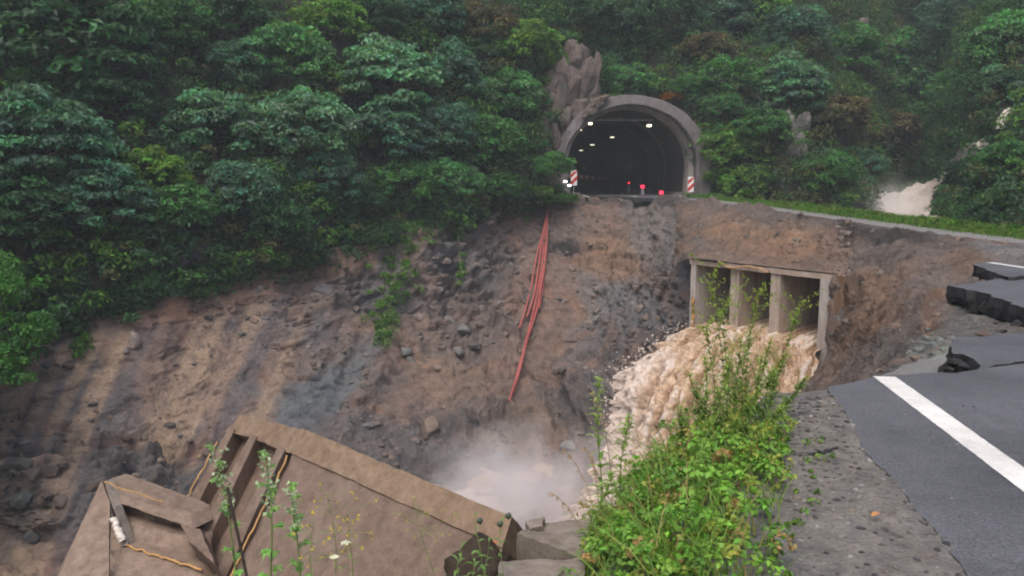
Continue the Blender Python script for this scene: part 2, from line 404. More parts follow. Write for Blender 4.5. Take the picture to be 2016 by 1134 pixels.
for e in ((560, 590, 130, 45, 10), (930, 850, 150, 40, -8), (200, 900, 420, 45, 5), (1100, 487, 60, 25, 0), (1140, 800, 70, 60, 0), (900, 560, 90, 120, 10), (350, 950, 200, 60, 0)):
    smask = np.maximum(smask, patch_mask(spx, spy, *e, 0))
bmask = .3 * sstep(.45, .6, fbm(SV * .25 + 3, 3, 25))
for e in ((930, 520, 95, 120, 15), (910, 640, 80, 70, 0), (900, 850, 170, 55, -6), (640, 575, 130, 35, 8), (300, 930, 160, 40, 6), (1110, 480, 50, 40, 0), (1140, 790, 80, 60, 10), (800, 900, 220, 60, 10), (60, 1020, 70, 60, 0)):
    bmask = np.maximum(bmask, patch_mask(spx, spy, *e, (fbm(SV * .5, 3, 27) - .5) * 1.2, .5))
rid = 1 - np.abs(2 * fbm(SV * np.array([.5, .5, .5]), 4, 41) - 1)
gul = fbm(np.stack([spx * .018 + spy * .008, spy * .0018, spx * 0], -1), 3, 51)
D = 1.6 * (fbm(SV * .16, 4, 31) - .5) + .75 * (rid - .6) + .8 * smask * terr + .55 * (fbm(SV * 1.5, 4, 61) - .5) + (1.5 * (blk - .5) + .8 * (blk2 - .5)) * bmask + 1.0 * (gul - .5)
D = D * (1 - .62 * sstep(720, 520, spx) * sstep(900, 830, spy))
# dark undercut ledge low on the left
led = np.exp(-((spy - (878 + 8 * np.sin(spx * .02) + 22 * (fbm(np.stack([spx * .02, spx * 0, spx * 0], -1), 3, 5) - .5))) / 13) ** 2) * sstep(480, 300, spx)
D = D - 1.3 * led
D += .16 * (fbm(SV * 4.2, 3, 62) - .5) - (.3 - .18 * sstep(620, 500, spx)) * sstep(.57, .68, fbm(SV * np.array([1.3, 1.3, 4.6]) + 3 * fbm(SV * .6, 2, 66)[..., None], 3, 67)) * sstep(.35, .55, fbm(SV * .4, 3, 68))
D -= 1.3 * patch_mask(spx, spy, 1105, 490, 30, 9, 8, 0)
SV = SV + SN * (D * edge)[..., None]
wob = (fbm(SV * .6, 4, 71) - .5) * .9
n1 = fbm(SV * .28, 4, 81)[..., None]; n2 = fbm(SV * .7 + 9, 4, 91)[..., None]
brown = np.array([.185, .128, .104]); red = np.array([.225, .128, .088]); grey = np.array([.135, .118, .115]); tan = np.array([.27, .19, .135]); blue = np.array([.125, .14, .15]); dark = np.array([.06, .052, .05])
C = brown * (1 - sstep(.45, .65, n1)) + grey * sstep(.45, .65, n1)
C = C + (red - C) * sstep(.5, .7, n2) * .6
C = C * (.8 + .4 * fbm(SV * 2.2, 3, 93)[..., None])
crev = sstep(.57, .68, fbm(SV * np.array([1.3, 1.3, 4.6]) + 3 * fbm(SV * .6, 2, 66)[..., None], 3, 67)) * sstep(.35, .55, fbm(SV * .4, 3, 68))
str_ = fbm(np.stack([spx * .026 + spy * .0115, spy * .0016, spx * 0], -1), 4, 53)[..., None]
lw = sstep(760, 500, spx)[..., None]
C = C + (np.array([.31, .22, .155]) - C) * sstep(.52, .64, str_) * lw * .85
C = C + (np.array([.12, .105, .11]) - C) * sstep(.5, .32, str_) * lw * .7
def paint(C, c, k, *e, soft=.35):
    m = (patch_mask(spx, spy, *e, wob, soft) * k)[..., None]; return C + (np.array(c) - C) * m
C = paint(C, blue, .9, 640, 775, 130, 38, -42)
C = paint(C, blue, .6, 600, 800, 60, 40, -30)
C = paint(C, (.15, .155, .16), .7, 1230, 590, 90, 50, 25)
C = paint(C, (.245, .15, .098), .85, 1205, 510, 62, 42, 20)
C = paint(C, (.17, .16, .15), .7, 1300, 470, 55, 90, -25)
C = paint(C, (.23, .155, .11), .7, 880, 745, 70, 75, -10)
C = paint(C, (.235, .155, .105), .6, 1040, 860, 110, 45, -20)
C = paint(C, red, .8, 430, 580, 260, 36, -13)
C = paint(C, (.32, .225, .155), .85, 150, 745, 120, 13, -64, soft=.6); C = paint(C, (.32, .225, .155), .85, 92, 765, 105, 13, -66, soft=.6); C = paint(C, (.28, .2, .145), .7, 345, 760, 120, 14, -58, soft=.6); C = paint(C, (.28, .2, .145), .7, 470, 690, 130, 16, -60, soft=.6)
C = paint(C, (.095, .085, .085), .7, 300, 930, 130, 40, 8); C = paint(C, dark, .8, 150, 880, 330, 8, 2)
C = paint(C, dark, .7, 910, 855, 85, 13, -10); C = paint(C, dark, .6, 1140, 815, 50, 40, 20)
C = paint(C, (.035, .032, .03), .95, 1108, 488, 26, 8, 8); C = paint(C, dark, .6, 1150, 402, 60, 12, 5); C = paint(C, dark, .75, 1290, 408, 90, 14, 5)  # shade under the tunnel road edge and in the hollow, painted dark
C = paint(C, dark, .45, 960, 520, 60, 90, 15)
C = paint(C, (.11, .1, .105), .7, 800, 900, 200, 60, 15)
C = C * (1 - .22 * crev[..., None])  # soil colour darkened inside the crevices to stand in for shade
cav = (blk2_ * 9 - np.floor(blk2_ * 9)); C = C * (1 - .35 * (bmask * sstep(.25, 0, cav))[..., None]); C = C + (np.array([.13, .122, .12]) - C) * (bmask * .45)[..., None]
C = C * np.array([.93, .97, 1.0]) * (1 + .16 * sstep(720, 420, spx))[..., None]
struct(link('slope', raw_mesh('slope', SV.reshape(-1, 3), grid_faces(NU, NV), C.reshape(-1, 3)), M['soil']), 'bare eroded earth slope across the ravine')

# ------------------------------------------------------------------ terrain: road embankment above and right of the culvert
def soil_sheet(name, cols_, nu, nv, amp, colfn, label, mat='soil', seed=0, edges=(.04, .04)):
    V = grid_sheet(cols_, nu, nv); Nn = grid_normals(V); px, py = proj(V)
    vf = np.broadcast_to(np.linspace(0, 1, nv), (nu, nv))
    e = sstep(0, edges[0], vf) * sstep(0, edges[1], 1 - vf)
    bq = fbm(V * np.array([1.6, 1.6, 2.6]), 3, seed + 15)
    D = amp * (.6 * (np.floor(bq * 9) / 9 - .5) + 1.3 * (fbm(V * .45, 4, seed) - .5) + .5 * (fbm(V * 1.8, 4, seed + 7) - .5) + .5 * (.5 - np.abs(fbm(V * .9, 4, seed + 3) - .5) * 2 - .2))
    V = V + Nn * (D * e)[..., None]
    C = colfn(V, px, py)
    return struct(link(name, raw_mesh(name, V.reshape(-1, 3), grid_faces(nu, nv), C.reshape(-1, 3)), M[mat]), label), V
def emb_col(V, px, py):
    global spx, spy, wob
    spx, spy = px, py; wob = (fbm(V * .9, 4, 171) - .5) * .8
    n = fbm(V * .5, 4, 181)[..., None]; n2 = fbm(V * 1.3, 4, 183)[..., None]
    C = np.array([.205, .135, .095]) + (np.array([.16, .125, .105]) - np.array([.205, .135, .095])) * sstep(.4, .62, n)
    C = C * (.75 + .5 * n2)
    C = paint(C, (.27, .155, .085), .75, 1500, 480, 130, 30, 8); C = paint(C, (.27, .155, .085), .7, 1700, 620, 50, 90, 10)
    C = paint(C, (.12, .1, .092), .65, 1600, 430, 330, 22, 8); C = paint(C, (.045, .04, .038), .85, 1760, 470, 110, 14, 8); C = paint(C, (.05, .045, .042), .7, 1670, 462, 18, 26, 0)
    C = paint(C, (.28, .24, .21), .8, 1662, 622, 13, 18, 0); C = paint(C, (.26, .2, .16), .7, 1655, 570, 12, 40, 0)
    C = paint(C, (.2, .16, .14), .6, 1830, 560, 45, 70, 0); C = paint(C, (.3, .15, .075), .7, 1850, 620, 22, 50, 35)
    C = paint(C, (.16, .16, .155), .85, 1930, 640, 90, 60, 10); C = paint(C, (.17, .19, .175), .7, 1830, 690, 45, 35, -20)
    C = paint(C, (.13, .115, .105), .7, 1730, 700, 60, 40, -30); C = paint(C, (.19, .19, .19), .9, 1990, 495, 80, 22, 6); C = paint(C, (.2, .075, .06), .8, 1960, 474, 70, 6, 5)
    C = paint(C, (.15, .15, .15), .9, 1800, 745, 90, 16, -8)
    g_ = C.mean(-1, keepdims=True); C = g_ + (C - g_) * .78; C = C * .94
    return C
EC = [
 [(1335,393,56.5),(1335,425,48),(1335,470,40),(1335,516,30.5)],
 [(1365,394,54),(1365,425,45),(1365,470,35.5),(1362,509,28.32)],
 [(1450,403,43.5),(1450,430,37.5),(1450,470,32),(1450,518,26.78)],
 [(1550,418,34.8),(1550,445,31),(1550,485,28),(1550,528.5,25.2)],
 [(1640,431,29.8),(1640,460,27.5),(1640,500,25.5),(1640,538,23.9)],
 [(1680,437,28),(1680,470,26),(1680,510,24.2),(1680,542,23.2)]]
_, EV = soil_sheet('embankment', EC, 260, 120, .8, emb_col, 'brown earth embankment above the culvert openings', seed=3, edges=(.06, .1))
GC = [
 [(1634,430,30),(1636,480,26.9),(1638,537,24.05),(1640,600,23.95),(1626,694,23.15),(1606,735,21.3),(1570,800,18.5),(1500,900,17)],
 [(1668,436,28.6),(1668,482,26),(1668,540,23.3),(1668,610,22.6),(1664,680,21),(1645,735,17.6),(1600,790,14.6),(1545,900,12.6)],
 [(1720,443,26.6),(1720,485,24),(1720,540,20.8),(1720,600,18.3),(1720,660,15.3),(1715,715,12),(1690,765,9.5),(1650,860,8.2)],
 [(1800,455,23.9),(1800,490,21),(1800,540,17.5),(1800,595,14.8),(1800,650,12.2),(1800,700,9.8),(1790,752,8.0),(1760,860,7)],
 [(1870,464,22.2),(1870,495,19.5),(1870,545,16.2),(1870,600,13),(1870,650,10.8),(1870,700,9.0),(1870,752,7.8),(1870,860,6.8)],
 [(1960,474,20.6),(1960,500,18),(1960,545,15.2),(1960,600,12.4),(1960,650,10.6),(1960,700,8.9),(1960,752,7.8),(1960,860,6.8)],
 [(2100,486,19),(2100,508,17),(2100,545,15),(2100,600,12.4),(2100,650,10.6),(2100,700,8.9),(2100,752,7.8),(2100,860,6.8)],
 [(2500,510,16.5),(2500,525,16),(2500,555,14.4),(2500,600,12.4),(2500,650,10.6),(2500,700,8.9),(2500,752,7.8),(2500,860,6.8)]]
_, GV = soil_sheet('collapsed_roadbed', GC, 300, 240, .5, emb_col, 'collapsed earth roadbed between culvert and broken asphalt', seed=13, edges=(.03, .1))

r0 = GV[:, -3]; rb = [r0, r0 + np.array([-.8, -.4, -1.4]), r0 + np.array([-2, -1, -4.0]), r0 * [1, 1, 0] + np.array([-4.5, -2.5, -12.5])]
RB = catmull(np.stack([np.stack(x) for x in rb], 0), 90); RB = np.swapaxes(RB, 0, 1); RB = RB + ((fbm(RB * .7, 4, 5) - .5) * .9 * np.linspace(0, 1, 90)[None] ** .5)[..., None] * np.array([-.6, .3, .5])
Cb = np.array([.13, .095, .075]) * (.6 + .8 * fbm(RB * .8, 4, 6))[..., None]
struct(link('ravine_side', raw_mesh('ravine_side', RB.reshape(-1, 3), grid_faces(RB.shape[0], 90), Cb.reshape(-1, 3)), M['soil']), 'earth bank under the broken road going down to the water')

# ------------------------------------------------------------------ near bank (shoulder, lip, drop into the ravine)
lip = np.array([(7.5, 7.9), (4.6, 7.6), (2.85, 7.25), (2.2, 6.65), (1.75, 5.75), (1.05, 4.95), (.45, 4.6), (.02, 4.35), (-.42, 3.95), (-1.3, 3.2), (-5, 2.6), (-12, 1.5), (-30, -4)], float)
lipz = np.array([-.3, -.3, -.25, -.1, -.08, -.14, -.46, -.5, -.42, -.4, -.8, -1, -2.])
prof = [(-14, .0), (-5, .0), (-2.2, .0), (-1.0, .0), (-.4, .04), (0, 0), (.35, -.5), (1.0, -1.7), (2.6, -4.2), (6, -8.5), (10, -11.5)]
L = catmull(np.column_stack([lip, lipz]), 200); tn = norm(np.gradient(L[:, :2], axis=0)); nr = np.column_stack([tn[:, 1], -tn[:, 0]])
nr = np.where((nr @ np.array([-.5, 1.0]))[:, None] < 0, -nr, nr)
for _ in range(30): nr = norm(np.vstack([nr[:1], (nr[:-2] + nr[1:-1] + nr[2:]) / 3, nr[-1:]]))
pr = catmull(np.array(prof, float), 150)
BV = np.zeros((200, 150, 3)); BV[..., :2] = L[:, None, :2] + nr[:, None] * pr[None, :, :1]
inn = sstep(-.7, -.1, pr[:, 0])[None]
BV[..., 2] = np.where(pr[None, :, 0] < 0, L[:, None, 2] * inn - .016, L[:, None, 2] - .016 + pr[None, :, 1])
BV[..., 2] += np.where(BV[..., 1] < 8.5, 1, 1) * ((fbm(BV * 1.2, 4, 7) - .5) * .16 * sstep(-1.0, -.3, pr[:, 0])[None] + (fbm(BV * 9, 3, 8) - .5) * .025)
RO = [(1630,762),(1690,750),(1722,741),(1790,737),(1850,733),(1878,735),(1960,722),(2040,712),(2500,690),(3400,1134),(3400,2600),(2700,2600),(1905,1134),(1835,1035),(1770,960),(1715,900),(1690,862),(1660,812)]
ro = np.array([PZ(a, b, 0.) for a, b in RO])[:, :2]
def inpoly(x, y, poly):
    c = np.zeros(x.shape, bool)
    for k in range(len(poly)):
        (x1, y1), (x2, y2) = poly[k - 1], poly[k]; c ^= ((y1 > y) != (y2 > y)) & (x < (x2 - x1) * (y - y1) / (y2 - y1 + 1e-12) + x1)
    return c
BV[..., 2] -= .34 * np.exp(-(((BV[..., 0] - .12) / .42) ** 2 + ((BV[..., 1] - 3.7) / .75) ** 2)) * (pr[None, :, 0] < .3)
BV[..., 2] += np.where(pr[None, :, 0] < .05, .022, 0)
BV[..., 2] = np.where(inpoly(BV[..., 0], BV[..., 1], ro + (ro.mean(0) - ro) * .0), np.minimum(BV[..., 2], -.012), BV[..., 2])
n = fbm(BV * 1.1, 4, 9)[..., None]
C = np.array([.16, .158, .155]) + (np.array([.175, .16, .145]) - np.array([.15, .145, .14])) * sstep(.42, .6, n)
C = C + (np.array([.07, .055, .04]) - C) * sstep(-.5, .6, pr[:, 0])[None, :, None] * .85
C = C * (.7 + .6 * fbm(BV * 7, 3, 19)[..., None])
struct(link('river_bank', raw_mesh('river_bank', BV.reshape(-1, 3), grid_faces(200, 150), C.reshape(-1, 3)), M['bank']), 'gravel road shoulder dropping into the ravine')

# ------------------------------------------------------------------ road
def plate(name, outline, z, thick, mats, jag=.03, seed=0, sub=.12, tilt=(0, 0), world=False):
    """broken asphalt plate: pixel outline on height z, thickness, jagged rim"""
    r = np.random.default_rng(seed)
    pts = np.array(outline if world else [PZ(a, b, z) for a, b in outline], float)[:, :2]
    out = []
    for k in range(len(pts)):
        a, b = pts[k], pts[(k + 1) % len(pts)]; m = max(1, int(np.linalg.norm(b - a) / sub)); m = min(m, 90)
        for i in range(m):
            out.append(a + (b - a) * i / m + (r.normal(0, jag, 2) if i else 0))
    out = np.array(out); k = len(out); c = out.mean(0)
    zz = z + (out - c) @ np.array(tilt)
    top = np.column_stack([out, zz]); 
    mid = np.column_stack([out + r.normal(0, jag * .8, out.shape), zz - thick * r.uniform(.35, .6, k)])
    bot = np.column_stack([out + r.normal(0, jag * 1.5, out.shape) - (out - c) * .01, zz - thick * r.uniform(.8, 1.15, k)])
    V = np.vstack([top, mid, bot, top])
    i = np.arange(k); j = (i + 1) % k
    side = np.vstack([np.stack([i + 3 * k, j + 3 * k, j + k, i + k], -1), np.stack([i + k, j + k, j + 2 * k, i + 2 * k], -1)])
    me = raw_mesh(name, V, [np.arange(k)[None], side], smooth=False)
    for m in mats: me.materials.append(m)
    mi = np.ones(len(me.polygons), np.int32); mi[0] = 0; me.polygons.foreach_set('material_index', mi)
    if me.polygons[0].normal.z < 0: me.flip_normals()
    return link(name, me)
am = [M['asphalt'], M['asphalt_side']]; aw = [M['asphalt_worn'], M['asphalt_side']]
road = plate('road', RO, 0.0, .24, aw, .012, 1)
struct(road, 'near lane of broken asphalt')
struct(plate('road_slab', [(1880,664),(1950,660),(2020,655),(2500,640),(2500,686),(2040,708),(1960,718),(1925,727),(1918,707),(1896,697),(1876,696)], -.01, .22, aw, .02, 2, tilt=(.0, .0)), 'cracked asphalt slab behind the near lane')
struct(plate('road_slab', [(1866,561),(1920,557),(1960,549),(2030,541),(2500,528),(2500,640),(2040,615),(1980,592),(1930,575)], .0, .30, aw, .025, 3), 'overhanging asphalt slab')
struct(plate('road_slab', [(1915,520),(1950,515),(2030,523),(2500,560),(2500,572),(2060,541),(1985,545),(1950,534)], .06, .24, aw, .03, 4), 'farthest asphalt slab')
# the lighter subbase between line end and hole
struct(plate('road_base', [(1715,752),(1745,735),(1790,716),(1840,701),(1868,691),(1862,712),(1846,733),(1850,738),(1780,750)], -.012, .2, [M['base_grey'], M['asphalt_side']], .02, 5), 'exposed pale road base')
a_ = road  # painted lines, 4 mm above
def strip(name, p0, p1, w, z, mat, n=40, jag=.0):
    a, b = np.array(p0, float), np.array(p1, float); d = norm(b - a); q = np.array([-d[1], d[0]])
    t = np.linspace(0, 1, n)[:, None]; c = a + (b - a) * t; jag = jag * .4
    r = np.random.default_rng(3)
    V = np.vstack([np.column_stack([c + q * (w / 2 + r.normal(0, jag, (n, 1))), np.full(n, z)]), np.column_stack([c - q * (w / 2 + r.normal(0, jag, (n, 1))), np.full(n, z)])])
    i = np.arange(n - 1); f = np.stack([i, i + n, i + n + 1, i + 1], -1)
    return struct(link(name, raw_mesh(name, V, f), mat))
la, lb = PZ(1741, 742)[:2], PZ(2016, 945)[:2]
w_line = abs(PZ(1764, 742)[0] - PZ(1720, 742)[0]) * .97
strip('road_marking', la, la + (lb - la) * 3.0, w_line, .004, M['paint'], 160, .004)
ra, rb = PZ(1948, 517, .06)[:2], PZ(2016, 527, .06)[:2]
strip('road_marking', ra, ra + (rb - ra) * 6, .16, .064, M['paint'], 60, .003)
# cracks: thin dark strips laid over the shoulder, painting the shade inside the gap
def crack(pts, w, z, name='crack', jit=.02):
    p = np.array([PZ(a, b, z)[:2] for a, b in pts]); p = catmull(p, 40); r = np.random.default_rng(len(pts))
    p += r.normal(0, jit, p.shape); t = norm(np.gradient(p, axis=0)); q = np.column_stack([-t[:, 1], t[:, 0]])
    ww = (w * r.uniform(.3, 1.2, 40) * np.sin(np.linspace(.15, np.pi - .15, 40)))[:, None]
    V = np.vstack([np.column_stack([p + q * ww, np.full(40, z + .004)]), np.column_stack([p - q * ww, np.full(40, z + .004)])])
    i = np.arange(39); return struct(link(name, raw_mesh(name, V, np.stack([i, i + 40, i + 41, i + 1], -1)), M['asphalt_side']))
crack([(1560,892),(1600,893),(1625,889),(1655,879)], .02, .012, 'shoulder_crack', .006)

# tunnel road with its broken front edge, and the surviving roadside ledge
fr = [(1122,381),(1150,383),(1185,387),(1215,386),(1250,389),(1290,390),(1330,392),(1362,393)]
front = [PZ(a, b, -.0) for a, b in fr]
poly = [(p[0], p[1]) for p in front] + [(15.2, 60), (14.2, 61.5), (13.7, 150), (4.6, 150), (4.4, 61.5), (4.2, 60)]
struct(plate('tunnel_road', poly, .0, .55, am, .06, 8, .3, world=True), 'asphalt road running into the tunnel')
for nm, x0, x1 in (('a', 5.55, 5.55), ('b', 9.15, 9.15), ('c', 12.75, 12.75)):
    if nm == 'b':
        for k in range(6): strip('lane_dash', (x0, 59.2 + k * 7), (x1, 61.4 + k * 7), .22, .005, M['paint_old'], 6)
    else: strip('road_marking', (x0, 58.9 if nm == 'a' else 58), (x1, 120), .2, .005, M['paint_old'], 20)
EDG = [(1352,393),(1400,397),(1450,403.5),(1500,411),(1550,418.5),(1600,425.5),(1640,431.5),(1700,440),(1760,449),(1830,458.5),(1900,467),(1960,474),(2030,481),(2150,490),(2500,512)]
ed = np.array([PZ(a, b) for a, b in EDG]); ed = catmull(ed, 160); tt = norm(np.gradient(ed[:, :2], axis=0)); en = np.column_stack([tt[:, 1], -tt[:, 0]]); en = np.where(en[:, :1] < 0, -en, en)
rj = np.random.default_rng(5)
inn_ = ed.copy(); inn_[:, :2] -= en * (.12 + .1 * rj.random((160, 1))); inn_[:, 2] = .0
def strip_sheet(offs, zs, jitter=0):
    V = np.zeros((160, len(offs), 3))
    for k, (o, z) in enumerate(zip(offs, zs)):
        V[:, k, :2] = ed[:, :2] + en * o; V[:, k, 2] = z
    return V
V = strip_sheet([-.18, .0, .6, 1.1], [.02, .03, .03, .03]); V[:, 0, :2] += en * rj.normal(0, .06, (160, 1)); 
Vb = V.copy(); Vb[..., 2] -= .22
VV = np.concatenate([Vb[:, :1], V], 1)
struct(link('roadside_ledge', raw_mesh('roadside_ledge', VV.reshape(-1, 3), grid_faces(160, 5), smooth=False), mat_simple('ledge_asphalt', (.17, .165, .16), .8, .3, 3, .02)), 'remaining strip of road along the verge')
V = strip_sheet([1.0, 1.4, 2.0, 3.0, 5, 9], [.01, .05, .06, -.1, -.9, -2.6]); V = np.swapaxes(catmull(np.swapaxes(V, 0, 1), 40), 0, 1)
V[..., 2] += (fbm(V * .8, 3, 4) - .5) * .12
VERGE = V
struct(link('verge', raw_mesh('verge', V.reshape(-1, 3), grid_faces(160, 40)), M['hill']), 'soil of the grass verge')
# ------------------------------------------------------------------ tunnel portal
def arch(a, zs, b, xb, n=40, z0=-.6):
    th = np.linspace(0, np.pi, n)
    pts = [(xb, z0), (xb + (a - xb) * .6, zs * .5)] + [(a * math.cos(t), zs + b * math.sin(t)) for t in th] + [(-xb - (a - xb) * .6, zs * .5), (-xb, z0)]
    return np.array(pts)
def loft_arch(secs):
    """secs: list of (profile (n,2), y, dx) -> mesh"""
    V = np.array([[(TC[0] + dx + p[0], y + (p[2] if len(p) > 2 else 0), p[1]) for p in pr] for pr, y, dx in secs])
    return V.reshape(-1, 3), grid_faces(V.shape[0], V.shape[1])
tun = empty('tunnel_portal', (TC[0], TC[1], 0)); tag(tun, 'round concrete road tunnel mouth with grey collar in the green hillside', 'tunnel')
to = np.array([TC[0], TC[1], 0])
ai = arch(4.95, 2.2, 4.5, 4.75); ao = arch(5.75, 2.2, 5.3, 5.8)
asym = np.where(ao[:, :1] > 0, 1.05, 1.0) * ao; asym[:, 1] = ao[:, 1]
V, f = loft_arch([(asym, 66, 0), (asym, 63, 0), (asym * [1, 1], 61.2, 0), (asym * .99, 60.85, 0), (ai * 1.015, 60.75, 0), (ai, 60.85, 0), (ai, 61.7, 0), (ai * 1.04, 61.72, 0), (ai * 1.04, 62.1, 0)])
V = V + ((fbm(V * 1.4, 4, 3) - .5) * .16)[:, None] * sstep(1.5, 4, V[:, 2:3]) * norm(V - np.array([TC[0], 61, 2])) * 1.2
link('collar', raw_mesh('collar', V - to, f, smooth=True), M['portal'], tun).data.polygons.foreach_set('use_smooth', np.zeros(len(f), bool))
li = arch(4.7, 2.2, 4.4, 4.55)
V, f = loft_arch([(li * 1.06, 61.9, 0), (li, 61.92, 0), (li, 64.2, 0)])
link('lining_edge', raw_mesh('lining_edge', V - to, f), mat_concrete('lining_mouth_lit', (.36, .33, .31), (.25, .21, .18), .3, .5), tun)  # paler copy of the lining, daylight at the mouth put into its colour
V, f = loft_arch([(li * 1.012, y, 0) for y in (64.2, 70, 80, 95, 110, 130, 160, 190)])
link('lining', raw_mesh('lining', V - to, f), M['lining'], tun)
V, f = obox((TC[0], 190.2, 3), (6, 0, 0), (0, .2, 0), (0, 0, 5)); link('dark_end_sheet', raw_mesh('dark_end_sheet', V - to, f, smooth=False), M['asphalt_side'], tun)  # dark sheet added to close the bore, standing in for deep shade
for y in (71.5, 79, 92):
    V, f = loft_arch([(li * .998, y, 0), (li * .975, y + .02, 0), (li * .975, y + .5, 0), (li * .998, y + .52, 0)])
    link('lining_rib', raw_mesh('lining_rib', V - to, f), M['lining_light'], tun)
V, f = obox((TC[0] - .6, 62.6, 5.72), (2.4, 0, 0), (0, .05, 0), (0, 0, .06)); link('cross_bar', raw_mesh('cross_bar', V - to, f, smooth=False), M['lining_light'], tun)
for s in (-1, 1):
    V, f = obox((TC[0] + s * 4.05, 120, .09), (.42, 0, 0), (0, 58, 0), (0, 0, .14)); link('side_walk', raw_mesh('side_walk', V - to, f, smooth=False), M['lining'], tun)
# debris still lying against the left of the collar
V, f = slab([P(1172, 196, 60.2), P(1200, 190, 60.4), P(1170, 222, 60.2), P(1148, 232, 60.2)], .9, (12, 12, 6), .22, 4)
tag(link('debris_block', raw_mesh('debris_block', V, f), M['rock'] if False else mat_simple('debris', (.11, .085, .07), .9, .4, 4, .04)), 'brown earth lump stuck on the upper left of the tunnel collar', 'earth lump')
# lamps on the ceiling
lamp_me = None
def tunnel_lamp(px, py, Y, mat, label, w=.62):
    p = P(px, py, Y); t = empty('tunnel_lamp', p); tag(t, label, 'lamp', 'lamps on the tunnel ceiling')
    V, f = obox((0, 0, .1), (w * .52, 0, 0), (0, .35, 0), (0, 0, .05)); link('housing', raw_mesh('housing', V, f, smooth=False), M['steel'], t)
    V, f = obox((0, -.03, -.02), (w * .45, 0, 0), (0, .2, 0), (0, 0, .055)); link('diffuser', raw_mesh('diffuser', V, f, smooth=False), mat, t)
tunnel_lamp(1162, 243, 64, M['lamp'], 'glowing yellow lamp highest on the left side of the tunnel ceiling', .27)
tunnel_lamp(1141, 255, 74, M['lamp'], 'glowing yellow lamp at the far left, just below the highest left one', .34)
tunnel_lamp(1278, 247, 64, M['lamp'], 'bright yellow lamp alone at the right of the tunnel ceiling', .3)
tunnel_lamp(1205, 270, 87, M['lamp_dim'], 'dim lamp nearest the middle of the tunnel ceiling', .42)
tunnel_lamp(1166, 285, 110, M['lamp_dim'], 'small dim lamp deep in the tunnel left of centre', .6)
tunnel_lamp(1144, 296, 135, M['lamp_dim'], 'faintest lamp deepest in the tunnel near the left wall', .6)
for k, (px, py, Y, lb_) in enumerate([(1238, 330, 92, 'pale square sign plate nearest on the right tunnel wall'), (1178, 328, 124, 'pale square sign plate in the middle of the dark tunnel'), (1149, 331, 150, 'tiny pale plate deepest along the tunnel wall')]):
    p = P(px, py, Y); t = tag(empty('wall_sign', p), lb_, 'sign', 'plates on the tunnel wall')
    V, f = obox((0, 0, 0), (.32, 0, 0), (0, .02, 0), (0, 0, .36)); link('plate', raw_mesh('plate', V, f, smooth=False), M['plate'], t)
    V, f = obox((.45, .05, 0), (.25, 0, 0), (0, .03, 0), (0, 0, .04)); link('bracket', raw_mesh('bracket', V, f, smooth=False), M['steel'], t)
for px, py, Y, lb_, s in [(1302, 379, 60.2, 'red glowing marker lamp nearest the broken road edge in the tunnel', 1.0), (1265, 367.5, 64, 'red glowing marker lamp second from the broken edge in the tunnel', 1.0), (1238, 360, 72, 'faint small red marker lamp farthest inside the tunnel', .55)]:
    p = P(px, py, Y); t = tag(empty('marker_lamp', (p[0], p[1], 0)), lb_, 'lamp', 'red marker lamps on the tunnel road')
    V, f = obox((0, 0, max(.05, p[2] - .18) / 2), (.12 * s, 0, 0), (0, .12 * s, 0), (0, 0, max(.05, p[2] - .18) / 2)); link('base', raw_mesh('base', V, f, smooth=False), M['steel'], t)
    V, f = obox((0, 0, p[2]), (.15 * s, 0, 0), (0, .08 * s, 0), (0, 0, .12 * s)); bevel(link('lens', raw_mesh('lens', V, f, smooth=False), M['red_glow'], t), .05)
for px, py, lb_ in [(1113, 357.5, 'white light at the far left edge of the tunnel road, the upper one'), (1121, 365, 'white light beside the left striped beacon, the lower one')]:
    p = P(px, py, 60.6); t = tag(empty('warning_light', (p[0], p[1], 0)), lb_, 'lamp', 'white lights by the left beacon')
    V, f = obox((0, 0, p[2] / 2), (.05, 0, 0), (0, .05, 0), (0, 0, p[2] / 2)); link('post', raw_mesh('post', V, f, smooth=False), M['steel'], t)
    V, f = obox((0, 0, p[2]), (.12, 0, 0), (0, .06, 0), (0, 0, .06)); bevel(link('lens', raw_mesh('lens', V, f, smooth=False), M['white_glow'], t), .04)
# striped beacons
def beacon(px, py, Y, flip, label):
    p = P(px, py, Y); t = tag(empty('striped_beacon', (p[0], p[1], 0)), label, 'beacon', 'striped beacons at the tunnel mouth')
    zc = p[2]; w, h = .22, .56; V = []; fs = []; mi = []
    def quad(pts, m, y):
        k = len(V); V.extend([(a, y, zc + b) for a, b in pts]); fs.append([k, k + 1, k + 2, k + 3]); mi.append(m)
    b = obox((0, 0, zc), (w, 0, 0), (0, .03, 0), (0, 0, h)); V.extend(b[0].tolist()); fs.extend(b[1].tolist()); mi += [0] * 6
    for k in range(2):
        z0 = -h + .02 + k * .56; s = .22 * flip
        quad([(-w, z0 - s + .18), (w, z0 + s + .18), (w, min(h, z0 + s + .48)), (-w, max(-h, z0 - s + .48))], 1, -.034)
    me = raw_mesh('panel', np.array(V, float), np.array(fs), smooth=False); me.materials.append(M['white']); me.materials.append(M['red']); me.polygons.foreach_set('material_index', mi)
    link('panel', me, None, t)
    V, f = obox((0, 0, .06), (.3, 0, 0), (0, .22, 0), (0, 0, .06)); bevel(link('foot', raw_mesh('foot', V, f, smooth=False), M['asphalt_side'], t), .02)
    V, f = obox((0, .02, (zc - h) / 2), (.04, 0, 0), (0, .02, 0), (0, 0, max(.02, (zc - h) / 2))); link('post', raw_mesh('post', V, f, smooth=False), M['steel'], t)
beacon(1130, 350, 59.9, 1, 'red and white striped beacon at the left side of the tunnel mouth')
beacon(1360, 363, 59.9, 1, 'red and white striped beacon at the right side against the collar')
